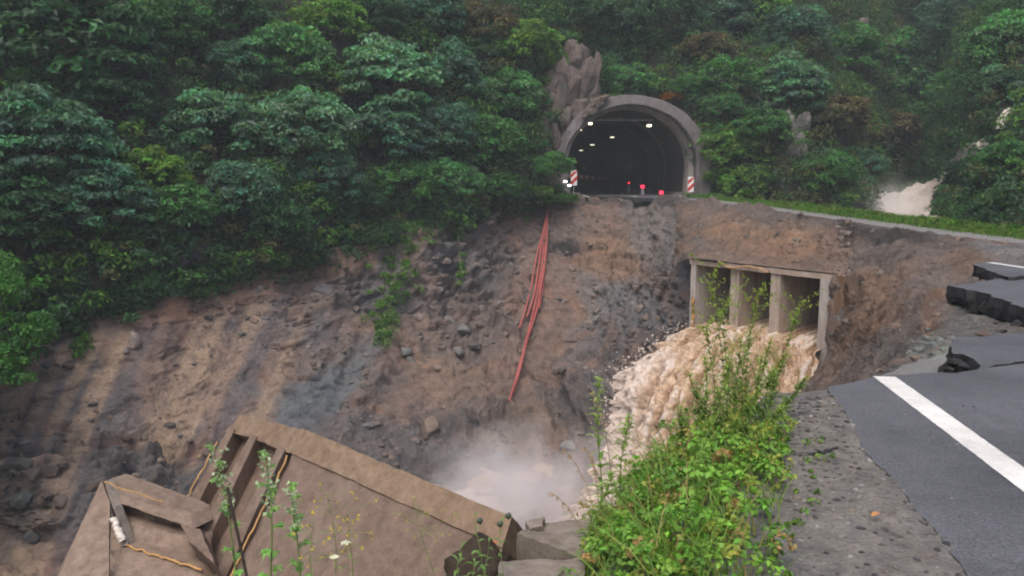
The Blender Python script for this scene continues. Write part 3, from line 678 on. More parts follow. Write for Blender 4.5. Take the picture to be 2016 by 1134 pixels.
# red-white tape string inside
tp = [P(1098, 344, 62), P(1120, 346, 64), P(1150, 348.5, 70), P(1180, 350.5, 77), P(1198, 351.5, 84)]
tp = catmull(np.array(tp), 22); V = np.vstack([tp + [0, 0, .16], tp - [0, 0, .16]]); i = np.arange(21); f = np.stack([i, i + 22, i + 23, i + 1], -1)
me = raw_mesh('barrier_tape', V, f, smooth=False); me.materials.append(M['red']); me.materials.append(mat_simple('tape_white', (.6, .5, .5), .6, .2, 3, 0)); me.polygons.foreach_set('material_index', (np.arange(21) % 2).astype(np.int32))
so = link('barrier_tape', me); m_ = so.modifiers.new('solid', 'SOLIDIFY'); m_.thickness = .02; tag(so, 'red and white barrier tape strung along the left tunnel side', 'tape')

# ------------------------------------------------------------------ culvert
Lp = P(1363, 510, 28.4); Rp = P(1637, 539, 24.0); ztop = float((Lp[2] + Rp[2]) / 2)
Lp[2] = Lp[2]; dL = Rp - Lp; Lc = np.linalg.norm(dL); du_ = dL / Lc
inw = norm(np.array([-du_[1], du_[0], 0.0])); inw = inw if inw[1] > 0 and inw[0] > 0 else -inw
up_ = np.array([0, 0, 1.0])
def along(px):
    lo, hi = -.3, 1.3
    for _ in range(50):
        m = (lo + hi) / 2; q = proj(Lp + dL * m)[0]
        lo, hi = (m, hi) if q < px else (lo, m)
    return m * Lc
cul = empty('culvert', Lp); tag(cul, 'three cell concrete box culvert pouring brown water below the road', 'culvert')
HGT, DEP = 5.2, 14
def cbox(s0, s1, z0, z1, d0, d1, name, mat, rough=.02, n=(14, 10, 10), seed=0):
    q = [Lp + du_ * s0 + up_ * z1 + inw * d0, Lp + du_ * s1 + up_ * z1 + inw * d0, Lp + du_ * s1 + up_ * z0 + inw * d0, Lp + du_ * s0 + up_ * z0 + inw * d0]
    V, f = slab(q, d1 - d0, n, rough, seed, back=inw, freq=3); return link(name, raw_mesh(name, V - Lp, f), mat, cul)
W = [along(x) for x in (1361, 1371, 1435, 1452, 1517, 1536, 1618, 1640)]
cbox(W[0] - .05, W[7] + .08, -.19, -.02, -.02, DEP, 'roof_slab', M['culvert'], .03, (40, 4, 12), 1)
cbox(W[0] - .05, W[7] + .08, -HGT - .3, -HGT, -.02, DEP, 'floor_slab', M['culvert'], .02, (20, 4, 10), 2)
for k in range(4):
    cbox(W[2 * k], W[2 * k + 1], -HGT, -.175, (0, .12, .05, -.05)[k], DEP, 'wall', M['culvert'] if k in (1, 2) else M['culvert_in'], .02, (4, 30, 30), 3 + k)
cbox(W[0], W[7], -HGT, -.16, DEP, DEP + .3, 'dark_back_sheet', M['asphalt_side'], 0, (2, 2, 2), 9)  # dark sheet added behind the cells, their deep shade put into its colour
def seal(pts, r, seed):
    pts = catmull(np.array(pts), 26); pts = pts + (np.random.default_rng(seed).normal(0, .012, pts.shape))
    V, f = tube(pts, r, 6); return V, f
V, f = seal([P(1364, 585, 28.2), P(1364.5, 610, 28.2), P(1364, 640, 28.2)], .06, 1); link('seal_strip', raw_mesh('seal_strip', V - Lp, f), M['orange'], cul)
pz = lambda px, dz, d=-.1: Lp + du_ * along(px) + up_ * dz + inw * d
V, f = seal([pz(1418, .02), pz(1432, -.08), pz(1442, -.16), pz(1456, -.1), pz(1475, -.03), pz(1500, -.08), pz(1512, -.16), pz(1520, -.12)], .028, 2); link('seal_strip', raw_mesh('seal_strip', V - Lp, f), mat_simple('tan_seal', (.4, .24, .12), .7, .3, 6, .004), cul)
# broken outer wall of the culvert going right
q = [pz(1641, -.02, .0), P(1690, 546, 21.8), P(1686, 705, 20.2), pz(1641, -3.3, .0)]
V, f = slab(q, .3, (24, 40, 4), .05, 77, back=inw, freq=2, chip=.08); link('wing_wall', raw_mesh('wing_wall', V - Lp, f), mat_concrete('muddy_wing', (.3, .235, .18), (.235, .135, .078), .95, 1.6), cul)
# ------------------------------------------------------------------ fallen culvert sections
def wedge_thing(name, parts, label, cat, org):
    t = tag(empty(name, org), label, cat)
    for nm, quad, th, mat, rg, sd, back in parts:
        V, f = slab(quad, th, (60, 44, 8), rg * .7, sd, back, 1.4, .035); link(nm, raw_mesh(nm, V - np.array(org), f), mat, t)
    return t
Cn = P(575, 888, 12.6)
tl = P(455, 843, 14.4); tr = P(992, 1072, 10.4); dn = P(445, 1160, 11.2)
ex = tr - Cn; el = tl - Cn; edn = (dn - Cn) * 1.9
strip_back = el * .0 + norm(np.cross(ex, edn)); strip_back = strip_back if strip_back[1] > 0 else -strip_back
tk = .42
off = -norm(edn) * .40
fall_parts = [
  ('outer_wall', [Cn + norm(ex) * .03, tr, tr + edn * .8, Cn + edn + norm(ex) * .03], .3, M['fallen'], .03, 1, strip_back),
  ('top_slab', [Cn + off + strip_back * -.03, tr + off + strip_back * -.03, tr - off * .12 + strip_back * -.03, Cn - off * .12 + strip_back * -.03], 1.0, M['fallen_top'], .04, 2, strip_back),
  ('top_slab', [tl + off * .75, Cn + off - norm(ex) * .01, Cn - off * .12 - norm(ex) * .01, tl - off * .12], .8, M['fallen_top'], .04, 3, strip_back),
]
fin_l = edn * .78
for k, (s, w) in enumerate(((0.99, .1), (.6, .1), (.16, .1))):
    a = Cn + el * s
    fall_parts.append(('partition', [a - strip_back * .1, a - strip_back * .1 + norm(ex) * .17, a + fin_l * (1 - .32 * s) + norm(ex) * .17, a + fin_l * (1 - .32 * s) - strip_back * .1], 1.3, M['fallen'], .02, 5 + k, strip_back))
fall_parts.append(('cell_back', [tl + strip_back * .3, Cn + strip_back * .3, Cn + edn + strip_back * .3, tl + edn * .62 + strip_back * .3], .3, M['fallen'], .03, 9, strip_back))
ft = wedge_thing('fallen_culvert', fall_parts, 'large tilted culvert section with a long top slab and three thin partitions', 'culvert section', Cn)
def seal_on(parent, org, pts, r, seed, name='seal_strip', mat=None):
    V, f = seal(pts, r, seed); link(name, raw_mesh(name, V - np.array(org), f), mat or M['orange'], parent)
seal_on(ft, Cn, [Cn + edn * t - strip_back * .09 + norm(ex) * .04 for t in np.linspace(.03, .62, 8)], .017, 4)
a = Cn + el * .99
seal_on(ft, Cn, [a + fin_l * t - strip_back * .16 for t in np.linspace(.1, .6, 6)], .016, 5)
B0 = P(200, 948, 12.8)
B1 = P(378, 1012, 12.4); B2 = P(100, 1150, 11.2); B3 = P(244, 1075, 12.0); B4 = P(395, 1122, 11.6)
bb = norm(np.array([.25, 1, -.1]))
fb = wedge_thing('fallen_culvert', [
  ('side_wall', [B0, P(216, 985, 12.4), P(214, 1190, 10.6), P(88, 1190, 10.8)], .4, M['fallen_light'], .025, 21, np.array([-.4, .9, -.1])),
  ('top_beam', [B0 + [0.05, 0, 0], B1, P(380, 1042, 12.1), P(216, 984, 12.45)], .5, M['fallen_light'], .03, 22, bb),
  ('inner_wall', [P(214, 983, 12.75), P(384, 1040, 12.45), P(384, 1068, 12.4), P(226, 1024, 12.7)], .3, M['fallen_light'], .02, 23, bb),
  ('lower_beam', [P(226, 1020, 12.4), P(388, 1064, 12.1), P(392, 1118, 11.75), P(244, 1073, 12.05)], .4, M['fallen_light'], .03, 24, bb),
  ('front_wall', [P(240, 1072, 11.9), P(398, 1120, 11.5), P(420, 1210, 10.8), P(205, 1210, 10.6)], .4, M['fallen_light'], .03, 25, bb),
  ('broken_edge', [P(206, 950, 12.7), P(222, 1000, 12.2), P(250, 1072, 11.9), P(232, 1030, 12.1)], .2, M['conc'], .02, 26, bb)],
  'smaller angular culvert section leaning at the lower left with a yellow seal', 'culvert section', B0)
seal_on(fb, B0, [P(244, 1074, 11.85), P(300, 1092, 11.7), P(350, 1107, 11.55), P(398, 1121, 11.4)], .019, 6)
seal_on(fb, B0, [P(206, 948, 12.6), P(260, 968, 12.5), P(320, 988, 12.4)], .012, 7)
seal_on(fb, B0, [P(224, 1022, 12.1), P(234, 1048, 11.95), P(243, 1070, 11.8)], .055, 8, 'white_pipe', M['white_pipe'])
# small chunk wedged between the two sections
V, f = slab([P(355, 1030, 12.0), P(395, 1042, 11.8), P(420, 1110, 11.2), P(372, 1066, 11.6)], .5, (12, 12, 5), .05, 31)
tag(link('concrete_chunk', raw_mesh('concrete_chunk', V, f), M['fallen']), 'small broken concrete chunk wedged between the two fallen culvert sections', 'concrete chunk')
# foreground concrete kerb blocks on the lip
V, f = slab([P(1018, 1050, 4.15), P(1050, 1032, 4.5), P(1165, 1022, 4.5), P(1150, 1098, 3.9)], .35, (20, 20, 6), .018, 41, back=(0, .1, -1), freq=7)
tag(link('concrete_block', raw_mesh('concrete_block', V, f), M['conc']), 'grey broken concrete block on the bank edge above the mist', 'concrete block')
V, f = slab([P(985, 1105, 3.75), P(1150, 1098, 3.85), P(1150, 1260, 3.0), P(950, 1260, 3.0)], .35, (20, 20, 6), .015, 42, back=(0, .1, -1), freq=7)
tag(link('concrete_block', raw_mesh('concrete_block', V, f), M['conc']), 'flat lower concrete block at the bottom edge below the other block', 'concrete block')
V, f = slab([P(1035, 1022, 4.4), P(1072, 1014, 4.45), P(1070, 1034, 4.3), P(1040, 1040, 4.3)], .1, (8, 8, 4), .02, 43, back=(0, .3, -1), freq=9)
tag(link('concrete_chunk', raw_mesh('concrete_chunk', V, f), M['conc']), 'small rough lump on the corner of the grey block at the mist', 'concrete chunk')

# ------------------------------------------------------------------ water
def mat_water(name, c1, c2, foam, sc, st=(1, 1, 1), rough=.45):
    m, nt, b = mat_new(name); co = wpos(nt)
    mp = N(nt, 'ShaderNodeMapping'); mp.inputs['Scale'].default_value = st; nt.links.new(co, mp.inputs[0])
    n1 = noise_node(nt, mp.outputs[0], sc, 8, .7, .6); n2 = noise_node(nt, mp.outputs[0], sc * 4, 6, .75, .4)
    a = N(nt, 'ShaderNodeAttribute', attribute_name='Col'); sep = N(nt, 'ShaderNodeSeparateColor'); nt.links.new(a.outputs['Color'], sep.inputs[0])
    r = ramp(nt, n1.outputs[0], [(.36, c1), (.6, c2)]); r2 = ramp(nt, n2.outputs[0], [(.32, (.62, .56, .5)), (.5, (1, 1, 1)), (.66, (1.22, 1.24, 1.26))])
    cc = mix(nt, 'MULTIPLY', 1, r.outputs[0], r2.outputs[0]); cc = mix(nt, 'MULTIPLY', sep.outputs[1], cc, (.5, .42, .34)); cc = mix(nt, 'MIX', sep.outputs[0], cc, foam)
    nt.links.new(cc, b.inputs['Base Color']); b.inputs['Roughness'].default_value = rough; b.inputs['Specular IOR Level'].default_value = .5
    b.inputs['Subsurface Weight'].default_value = 0
    p = bump(nt, b, n1.outputs[0], .16); bump(nt, b, n2.outputs[0], .07, 1, p)
    return m
WR = [[(1366,642,28.4),(1430,640,27.4),(1490,648,26.4),(1560,663,25.2),(1617,688,24.1)],
 [(1318,668,28),(1410,660,26.8),(1480,668,25.4),(1540,688,24),(1612,715,22.6)],
 [(1262,705,27.6),(1360,690,26.2),(1450,702,24.6),(1530,730,22.6),(1596,760,20.6)],
 [(1224,738,27.3),(1320,735,25.6),(1420,756,23.4),(1510,795,21),(1566,820,19)],
 [(1205,800,27),(1290,800,25),(1390,828,22.6),(1480,868,20.2),(1540,900,18.5)],
 [(1192,870,26.6),(1265,880,24.8),(1350,908,22.4),(1440,948,20),(1500,980,18.3)],
 [(1165,960,26.3),(1230,980,24.6),(1310,1008,22.3),(1400,1048,20),(1480,1080,18.3)],
 [(1080,1032,27),(1180,1060,24.6),(1270,1090,22.2),(1380,1130,20),(1460,1150,18)]]
C = np.array(WR, float); C = P(C[..., 0], C[..., 1], C[..., 2])
up1 = C[:1].copy(); up1 = up1 + inw * 5; up1[..., 2] += .25
C = np.concatenate([up1, C])
NU, NV = 420, 300
WV = np.swapaxes(catmull(np.swapaxes(catmull(C, NU), 0, 1), NV), 0, 1)
WN = grid_normals(WV)
uu = np.broadcast_to(np.linspace(0, 1, NU)[:, None], (NU, NV)); vv = np.broadcast_to(np.linspace(0, 1, NV)[None], (NU, NV))
q = np.stack([vv * 26, uu * 22, uu * 0], -1)
chop = fbm(WV * 1.6, 3, 5) - .5; fine = fbm(WV * np.array([5, 5, 5]), 4, 7) - .5; rid2 = .5 - np.abs(fbm(q, 3, 9) - .5) * 2
sq = np.stack([vv * 34 + 3 * fbm(WV * .5, 2, 4), uu * 7, uu * 0], -1); strk = fbm(sq, 4, 15) - .5; sq2 = np.stack([vv * 90 + 5 * fbm(WV * .5, 2, 4), uu * 26, uu * 0], -1); strk2 = fbm(sq2, 3, 19)
ef = sstep(0, .06, vv) * sstep(0, .14, 1 - vv)
WV = WV + WN * (((.45 * chop + .26 * fine + .5 * strk + .15 * rid2)) * (.4 + .6 * sstep(.1, .3, uu)) * (.22 + .78 * ef))[..., None]
foam = np.clip(sstep(.27, .02, vv + .12 * (fbm(q * .6, 3, 3) - .5)) * sstep(.3, .42, uu) + sstep(.6, .95, uu) * .8, 0, 1) * .85
WV[..., 0] += ((fbm(q * 1.5, 3, 71) - .5) * 1.2 * sstep(.16, 0, vv) * sstep(.15, .3, uu)); WV[..., 2] += .12 * (strk2 - .5)
foam = np.clip(foam + .9 * sstep(.54, .68, strk2 * .55 + (strk + .5) * .45), 0, 1)
darkw = sstep(.5, .36, strk2 * .5 + (strk + .5) * .5)
M['water'] = mat_water('brown_water', (.40, .26, .16), (.62, .45, .31), (.72, .62, .55), 1.8)
struct(link('water', raw_mesh('water', WV.reshape(-1, 3), grid_faces(NU, NV), np.stack([foam, darkw, foam], -1).reshape(-1, 3)), M['water']), 'muddy brown flood water rushing from the culvert')
gx, gy = np.meshgrid(np.linspace(-2.6, 8, 120), np.linspace(16, 33, 110), indexing='ij'); PV = np.stack([gx, gy, np.full_like(gx, -10.9)], -1)
PV[..., 2] += (fbm(PV * .7, 4, 3) - .5) * 1.0
struct(link('pool', raw_mesh('pool', PV.reshape(-1, 3), grid_faces(120, 110), np.stack([.8 * sstep(.4, .6, fbm(PV * .6, 3, 8)), .3 * fbm(PV * 2, 3, 4), PV[..., 0] * 0], -1).reshape(-1, 3)), M['water']), 'churning pale pool at the foot of the cascade')
# upper waterfall
UC = [[(1868,336,63),(1866,372,61),(1858,410,58),(1850,462,55)],[(1838,352,63),(1834,385,61),(1828,420,58),(1822,462,55)],[(1800,366,63),(1796,396,60.5),(1792,425,58),(1790,462,55)],[(1762,378,62),(1760,402,60),(1758,428,58),(1756,462,55)],[(1722,392,61),(1722,412,59.5),(1722,436,57.5),(1722,462,55)]]
C = np.array(UC, float); C = P(C[..., 0], C[..., 1], C[..., 2]); UV_ = np.swapaxes(catmull(np.swapaxes(catmull(C, 110), 0, 1), 90), 0, 1); UN = grid_normals(UV_)
UV_ = UV_ + UN * ((fbm(UV_ * .9, 4, 3) - .5) * 1.5)[..., None]
M['fall'] = mat_water('waterfall_water', (.42, .34, .27), (.6, .53, .47), (.72, .69, .68), .9, (1, 1, .5), .6)
struct(link('waterfall', raw_mesh('waterfall', UV_.reshape(-1, 3), grid_faces(110, 90), np.stack([np.clip(sstep(1860, 1740, proj(UV_)[0]), 0, 1) * .8, sstep(.52, .4, fbm(UV_ * np.array([3, 3, .8]), 3, 6)) * .5, UV_[..., 0] * 0], -1).reshape(-1, 3)), M['fall']), 'white torrent bursting from the wooded gully')
for pts, w in (([(1985,222,46.5),(1972,240,46.2),(1968,262,45.8)], .28), ([(1945,280,47.6),(1925,290,48.2),(1905,302,50)], .28), ([(1900,305,51.5),(1882,322,54),(1866,340,58)], .5)):
    c = catmull(P(*np.array(pts, float).T), 24); T = norm(np.gradient(c, axis=0)); S = norm(np.cross(T, [0, -1, .3]))
    o_ = np.linspace(-1, 1, 9); V = c[:, None] + S[:, None] * (o_ * w)[None, :, None] + np.array([0, -.35, .25]) * (1 - o_**2)[None, :, None]
    V = V + ((fbm(V * 3, 3, 3) - .5) * .5)[..., None]
    struct(link('waterfall', raw_mesh('waterfall', V.reshape(-1, 3), grid_faces(24, 9), np.tile([.25, 0, 0], (24 * 9, 1))), M['fall']), 'glimpse of brown white water between bushes')

# flying drops and torn lumps of water round the rim
rw = np.random.default_rng(44); nd = 1100; iu = (rw.beta(1.4, 1.6, nd) * (NU - 90)).astype(int) + 60; left = rw.random(nd) < .7
iv = np.where(left, (np.abs(rw.normal(0, .05, nd)) * NV).astype(int).clip(0, NV - 1), rw.integers(0, NV, nd)); pd = WV[iu, iv] + rw.normal(0, 1, (nd, 3)) * np.array([.22, .22, .16]) + np.where(left, 1, 0)[:, None] * np.array([-.12, 0, .05]) * rw.random((nd, 1)) * 3
o8 = np.array([[1, 0, 0], [-1, 0, 0], [0, 1, 0], [0, -1, 0], [0, 0, 1], [0, 0, -1]], float); f8 = np.array([[0, 2, 4], [2, 1, 4], [1, 3, 4], [3, 0, 4], [2, 0, 5], [1, 2, 5], [3, 1, 5], [0, 3, 5]])
sd = .01 + .04 * rw.random(nd) ** 3; Vd = pd[:, None] + o8[None] * sd[:, None, None] * rw.uniform(.6, 1.6, (nd, 6, 1)); fd = (np.arange(nd)[:, None, None] * 6 + f8[None]).reshape(-1, 3)
tag(link('water_drops', raw_mesh('water_drops', Vd.reshape(-1, 3), fd, np.tile([1., 0, 0], (nd * 6, 1))), M['water']), 'flying drops of muddy water along the rim of the cascade', 'water drops', kind='stuff')
def mist(name, c, r, dens, label, ns=.5, colr=(.99, .965, .975)):
    V, f = obox((0, 0, 0), (r[0], 0, 0), (0, r[1], 0), (0, 0, r[2]))
    m = bpy.data.materials.new(name); m.use_nodes = True; nt = m.node_tree; nt.nodes.remove(nt.nodes['Principled BSDF'])
    v = N(nt, 'ShaderNodeVolumePrincipled'); v.inputs['Color'].default_value = (*colr, 1); v.inputs['Anisotropy'].default_value = .2
    tc = N(nt, 'ShaderNodeTexCoord'); mp = N(nt, 'ShaderNodeMapping'); mp.inputs['Scale'].default_value = (1 / r[0], 1 / r[1], 1 / r[2]); nt.links.new(tc.outputs['Object'], mp.inputs[0])
    g = N(nt, 'ShaderNodeVectorMath', operation='LENGTH'); nt.links.new(mp.outputs[0], g.inputs[0])
    nz = noise_node(nt, tc.outputs['Object'], ns, 3, .55)
    a = N(nt, 'ShaderNodeMath', operation='MULTIPLY_ADD'); nt.links.new(nz.outputs[0], a.inputs[0]); a.inputs[1].default_value = 1.7; nt.links.new(g.outputs[1], a.inputs[2])
    rr = N(nt, 'ShaderNodeMapRange'); rr.inputs[1].default_value = 1.75; rr.inputs[2].default_value = .75; rr.inputs[3].default_value = 0; rr.inputs[4].default_value = dens; rr.interpolation_type = 'SMOOTHSTEP'
    nt.links.new(a.outputs[0], rr.inputs[0]); nt.links.new(rr.outputs[0], v.inputs['Density'])
    nt.links.new(v.outputs[0], nt.nodes['Material Output'].inputs['Volume'])
    o = link(name, raw_mesh(name, V, f, smooth=False), m, None, c); tag(o, label, 'mist', kind='stuff'); return o
mist('mist', P(1050, 990, 26.6), (5.6, 3.4, 3.0), 1.0, 'pale spray rising at the foot of the brown cascade')
mist('mist', P(1750, 410, 57.6), (4.4, 2.6, 2.6), .55, 'white spray around the distant waterfall behind the verge')

# ------------------------------------------------------------------ red conduits hanging down the slope
s_hp = np.stack([a.ravel() for a in proj(SV)], 1); s_v = SV.reshape(-1, 3); s_n = SN.reshape(-1, 3)
def slope_at(px, py, lift=.0):
    k = np.argmin((s_hp[:, 0] - px) ** 2 + (s_hp[:, 1] - py) ** 2); p = s_v[k]
    return p + norm(np.array([0, 0, EYE]) - p) * lift
CON = [([(1083,392),(1072,440),(1058,500),(1046,560),(1034,610),(1022,650)], 'short red conduit leftmost of the bundle, ending beside the long one'),
 ([(1081,392),(1071,450),(1062,510),(1051,580),(1036,628)], 'red conduit second from left in the bundle, ending just above the leftmost end'),
 ([(1080,394),(1072,460),(1065,530),(1052,600),(1036,660),(1024,710),(1012,760),(1000,795)], 'longest red conduit reaching down almost to the ledge'),
 ([(1079,394),(1074,470),(1068,540),(1056,610),(1040,662),(1027,714),(1015,764),(1008,778)], 'second longest red conduit lying tight beside the longest one'),
 ([(1078,396),(1076,460),(1072,520),(1062,580),(1050,630)], 'red conduit ending mid slope, right of the two long ones'),
 ([(1079,394),(1078,450),(1076,510),(1068,570),(1060,612)], 'rightmost red conduit with the highest loose end'),
 ([(1082,392),(1074,430),(1066,480),(1056,540),(1049,590)], 'faded red conduit in the middle of the bundle, the shortest')]
for k, (pts, lb_) in enumerate(CON):
    w = np.array([slope_at(a, b, .45) for a, b in pts]); 
    w = catmull(w, 60); ker = np.ones(9) / 9
    wp = np.pad(w, ((4, 4), (0, 0)), mode='edge'); w = np.stack([np.convolve(wp[:, i], ker, 'valid') for i in range(3)], 1)
    V, f = tube(w, .062, 8); tag(link('red_conduit', raw_mesh('red_conduit', V, f), M['red_pipe']), lb_, 'conduit', 'red conduits hanging from the road edge')

# ------------------------------------------------------------------ rocks
import bmesh
def ico(sub):
    bm = bmesh.new(); bmesh.ops.create_icosphere(bm, subdivisions=sub, radius=1)
    V = np.array([v.co[:] for v in bm.verts]); Fc = np.array([[v.index for v in f.verts] for f in bm.faces]); bm.free(); return V, Fc
I1, I3 = ico(1), ico(4)
def rock_shape(seed, base, planes=11, stretch=(1, 1, .7), rough=.06):
    r = np.random.default_rng(seed); V, Fc = base; n = norm(r.normal(size=(planes, 3))); d = r.uniform(.55, .95, planes)
    dot = V @ n.T; k = np.where(dot > .05, d / np.maximum(dot, .05), 9).min(1); k = np.minimum(k, 1.1)
    V = V * k[:, None] * np.array(stretch)
    if rough: V = V * (1 + rough * (fbm(V * 3 + seed, 3, seed) - .5) * 2)[:, None]
    a = r.uniform(0, 6.28); c, s = math.cos(a), math.sin(a); V = V @ np.array([[c, s, 0], [-s, c, 0], [0, 0, 1]])
    return V, Fc
GN = grid_normals(GV); g_hp = np.stack([a.ravel() for a in proj(GV)], 1); g_v = GV.reshape(-1, 3)
def gsurf(px, py): return g_v[np.argmin((g_hp[:, 0] - px) ** 2 + (g_hp[:, 1] - py) ** 2)]
def pebbles(srcV, n, smin, smax, pcol, seed, msk=None):
    r = np.random.default_rng(seed); idx = np.arange(len(srcV)) if msk is None else np.where(msk)[0]
    k = r.choice(idx, n); out = []
    shapes = [rock_shape(300 + s, I1, 8, (1, .8, .6), 0) for s in range(12)]
    for i in k:
        V, Fc = shapes[r.integers(12)]; s = smin * (smax / smin) ** (r.random() ** 2.2)
        a = r.uniform(0, 6.28); c_, s_ = math.cos(a), math.sin(a); Vr = V @ np.array([[c_, s_, 0], [-s_, c_, 0], [0, 0, 1]])
        cc = np.array(pcol[r.integers(len(pcol))]) * r.uniform(.6, 1.25)
        out.append((Vr * s + srcV[i] + np.array([0, .05, -.05]) * s, Fc, cc))
    return join(out)
spx, spy = proj(SV); sx, sy = spx.ravel(), spy.ravel()
vis = (sx > -40) & (sx < 1400) & (sy > 380) & (sy < 1000)
dens = fbm(SV.reshape(-1, 3) * .35, 3, 77)
V, f, c = pebbles(s_v, 2200, .04, .34, [(.17, .13, .11), (.15, .125, .112), (.19, .145, .12), (.155, .15, .145)], 5, vis & (dens > .47))
V2, f2, c2 = pebbles(s_v, 420, .06, .5, [(.16, .155, .145), (.155, .13, .115), (.17, .14, .12)], 6, vis & (((np.abs(sx - 900) < 90) & (np.abs(sy - 580) < 130)) | ((np.abs(sx - 1200) < 120) & (np.abs(sy - 640) < 90)) | ((np.abs(sx - 60) < 80) & (np.abs(sy - 1000) < 90))))
V3, f3, c3 = pebbles(g_v, 420, .02, .14, [(.17, .13, .11), (.2, .15, .12), (.16, .16, .15)], 8, (g_hp[:, 1] > 440) & (g_hp[:, 1] < 760))
ms = []
V4, f4, c4 = pebbles(EV.reshape(-1, 3), 380, .03, .2, [(.19, .135, .1), (.17, .14, .12), (.2, .17, .15)], 18)
for vv_, ff_, cc_ in ((V, f, c), (V2, f2, c2), (V3, f3, c3), (V4, f4, c4)): ms.append((vv_, ff_, cc_))
V, f, c = join(ms); o = link('rubble', raw_mesh('rubble', V, f, c, False), M['rock']); tag(o, 'loose stones and rubble scattered over the bare slope', 'rubble', kind='stuff')
def boulder(px, py, rpx, colr, label, seed, st=(1, .9, .7), surf='s', group=None):
    p = slope_at(px, py) if surf == 's' else gsurf(px, py)
    s = rpx / F * p[1]; V, Fc = rock_shape(seed, I3, 10, st)
    cc = np.array(colr)[None] * (.8 + .4 * fbm(V * 4, 3, seed)[:, None])
    o = link('boulder', raw_mesh('boulder', V * s, Fc, cc, True), M['rock'], None, p + np.array([0, -.05, .0]) * s); tag(o, label, 'boulder', group)
gr = (.16, .165, .16); gb = (.13, .14, .145); br = (.17, .135, .115)
for a in [(885,640,20,gr,'greenish grey boulder upper left of a close pair below the vines',1,(1,.8,.9)),(912,648,17,gr,'greenish grey boulder lower right of a close pair below the vines',2,(1,.8,.7)),
 (978,905,27,gb,'blue grey slab shaped boulder just above the pale mist',3,(1.3,.9,.6)),(800,690,15,(.15,.155,.15),'dark grey boulder topmost of two below the vine patch',4,(1,.8,.8)),(806,712,13,(.15,.155,.15),'small dark boulder right under another below the vine patch',5,(1,.8,.8)),
 (264,672,17,(.26,.22,.2),'pale boulder on the reddish left slope',6,(.8,.8,1.1)),(247,690,12,(.22,.19,.175),'small pale stone at the lower left of the pale boulder',7,(1,.8,.7)),(635,572,24,(.13,.125,.13),'dark square rock high on the slope left of the vines',8,(1.2,.8,.7)),
 (1118,672,13,br,'brown lump on the slope right of the red conduits',9,(1.2,.9,.7)),(1120,692,11,(.1,.085,.08),'small dark stone right below the brown lump',10,(1,.9,.7)),(1125,530,10,(.23,.18,.16),'pale brown stone under the dark hollow beside the conduits',11,(1,.8,.9)),
 (1175,612,10,br,'brown stone at the middle of the grey patch under the tunnel',12,(.8,.8,1.1)),(850,845,24,br,'lumpy brown rock above the dark ledge',13,(1,.9,1)),(905,690,14,(.16,.155,.15),'grey stone midway between the paired boulders and the ledge',14,(1,.8,.8)),
 (1122,880,20,(.2,.2,.2),'pale flat rock beside the top of the mist near the tall weed',15,(1.3,.8,.5)),(40,985,22,(.14,.15,.14),'greenish rock at the left edge below the dark ledge',16,(1,.8,1)),(62,1052,18,(.17,.17,.175),'grey rock in the lower left corner',17,(.9,.8,1)),
 (880,480,12,gr,'greenish stone right beside the vine patch high on the slope',18,(1.4,.8,.5)),(725,840,13,(.17,.17,.17),'light stone at the foot of the blue grey shale streak',19,(1.4,.8,.5)),(1140,770,9,br,'small brown stone high above the waterfall edge',20,(.8,.8,1.1))]:
    boulder(*a)
G2 = 'pale green stones under the broken road slabs'
for k, (px, py, r_) in enumerate([(1812,690,12),(1835,684,14),(1852,672,11),(1826,668,12),(1845,656,10),(1800,700,9),(1862,690,11),(1842,700,13),(1818,706,10),(1868,660,9),(1790,694,8),(1830,650,8)]):
    boulder(px, py, r_, (.2, .225, .205), 'one of the pale greenish stones heaped under the broken asphalt', 40 + k, (1, .9, .8), 'g', G2)
for k, (px, py, r_, lb_) in enumerate([(1880,712,20,'black broken asphalt lump in the hole of the near lane'),(1898,722,13,'small black asphalt lump right of the larger lump in the hole'),(1868,726,10,'small black asphalt lump left in the road hole'),(2002,638,17,'dark asphalt lump under the overhanging slab at the right edge'),(1975,652,9,'small grey lump left of the dark lump under the slab')]):
    p = PZ(px, py, -.06); s = r_ / F * p[1]; V, Fc = rock_shape(70 + k, I3, 14, (1, .9, .45), .12)
    tag(link('asphalt_lump', raw_mesh('asphalt_lump', V * s, Fc, smooth=False), M['asphalt_side'], None, p), lb_, 'asphalt lump')

p = P(955, 1120, 3.9); V, Fc = rock_shape(91, I3, 16, (1.3, 1, .8), .3); V = V * .19 + ((fbm(V * 4, 3, 7) - .5) * .05)[:, None]
tag(link('earth_clod', raw_mesh('earth_clod', V, Fc, np.tile([.05, .036, .026], (len(V), 1))), M['bank'], None, p), 'dark soil clod at the bottom edge where the fallen slab ends', 'earth clod')
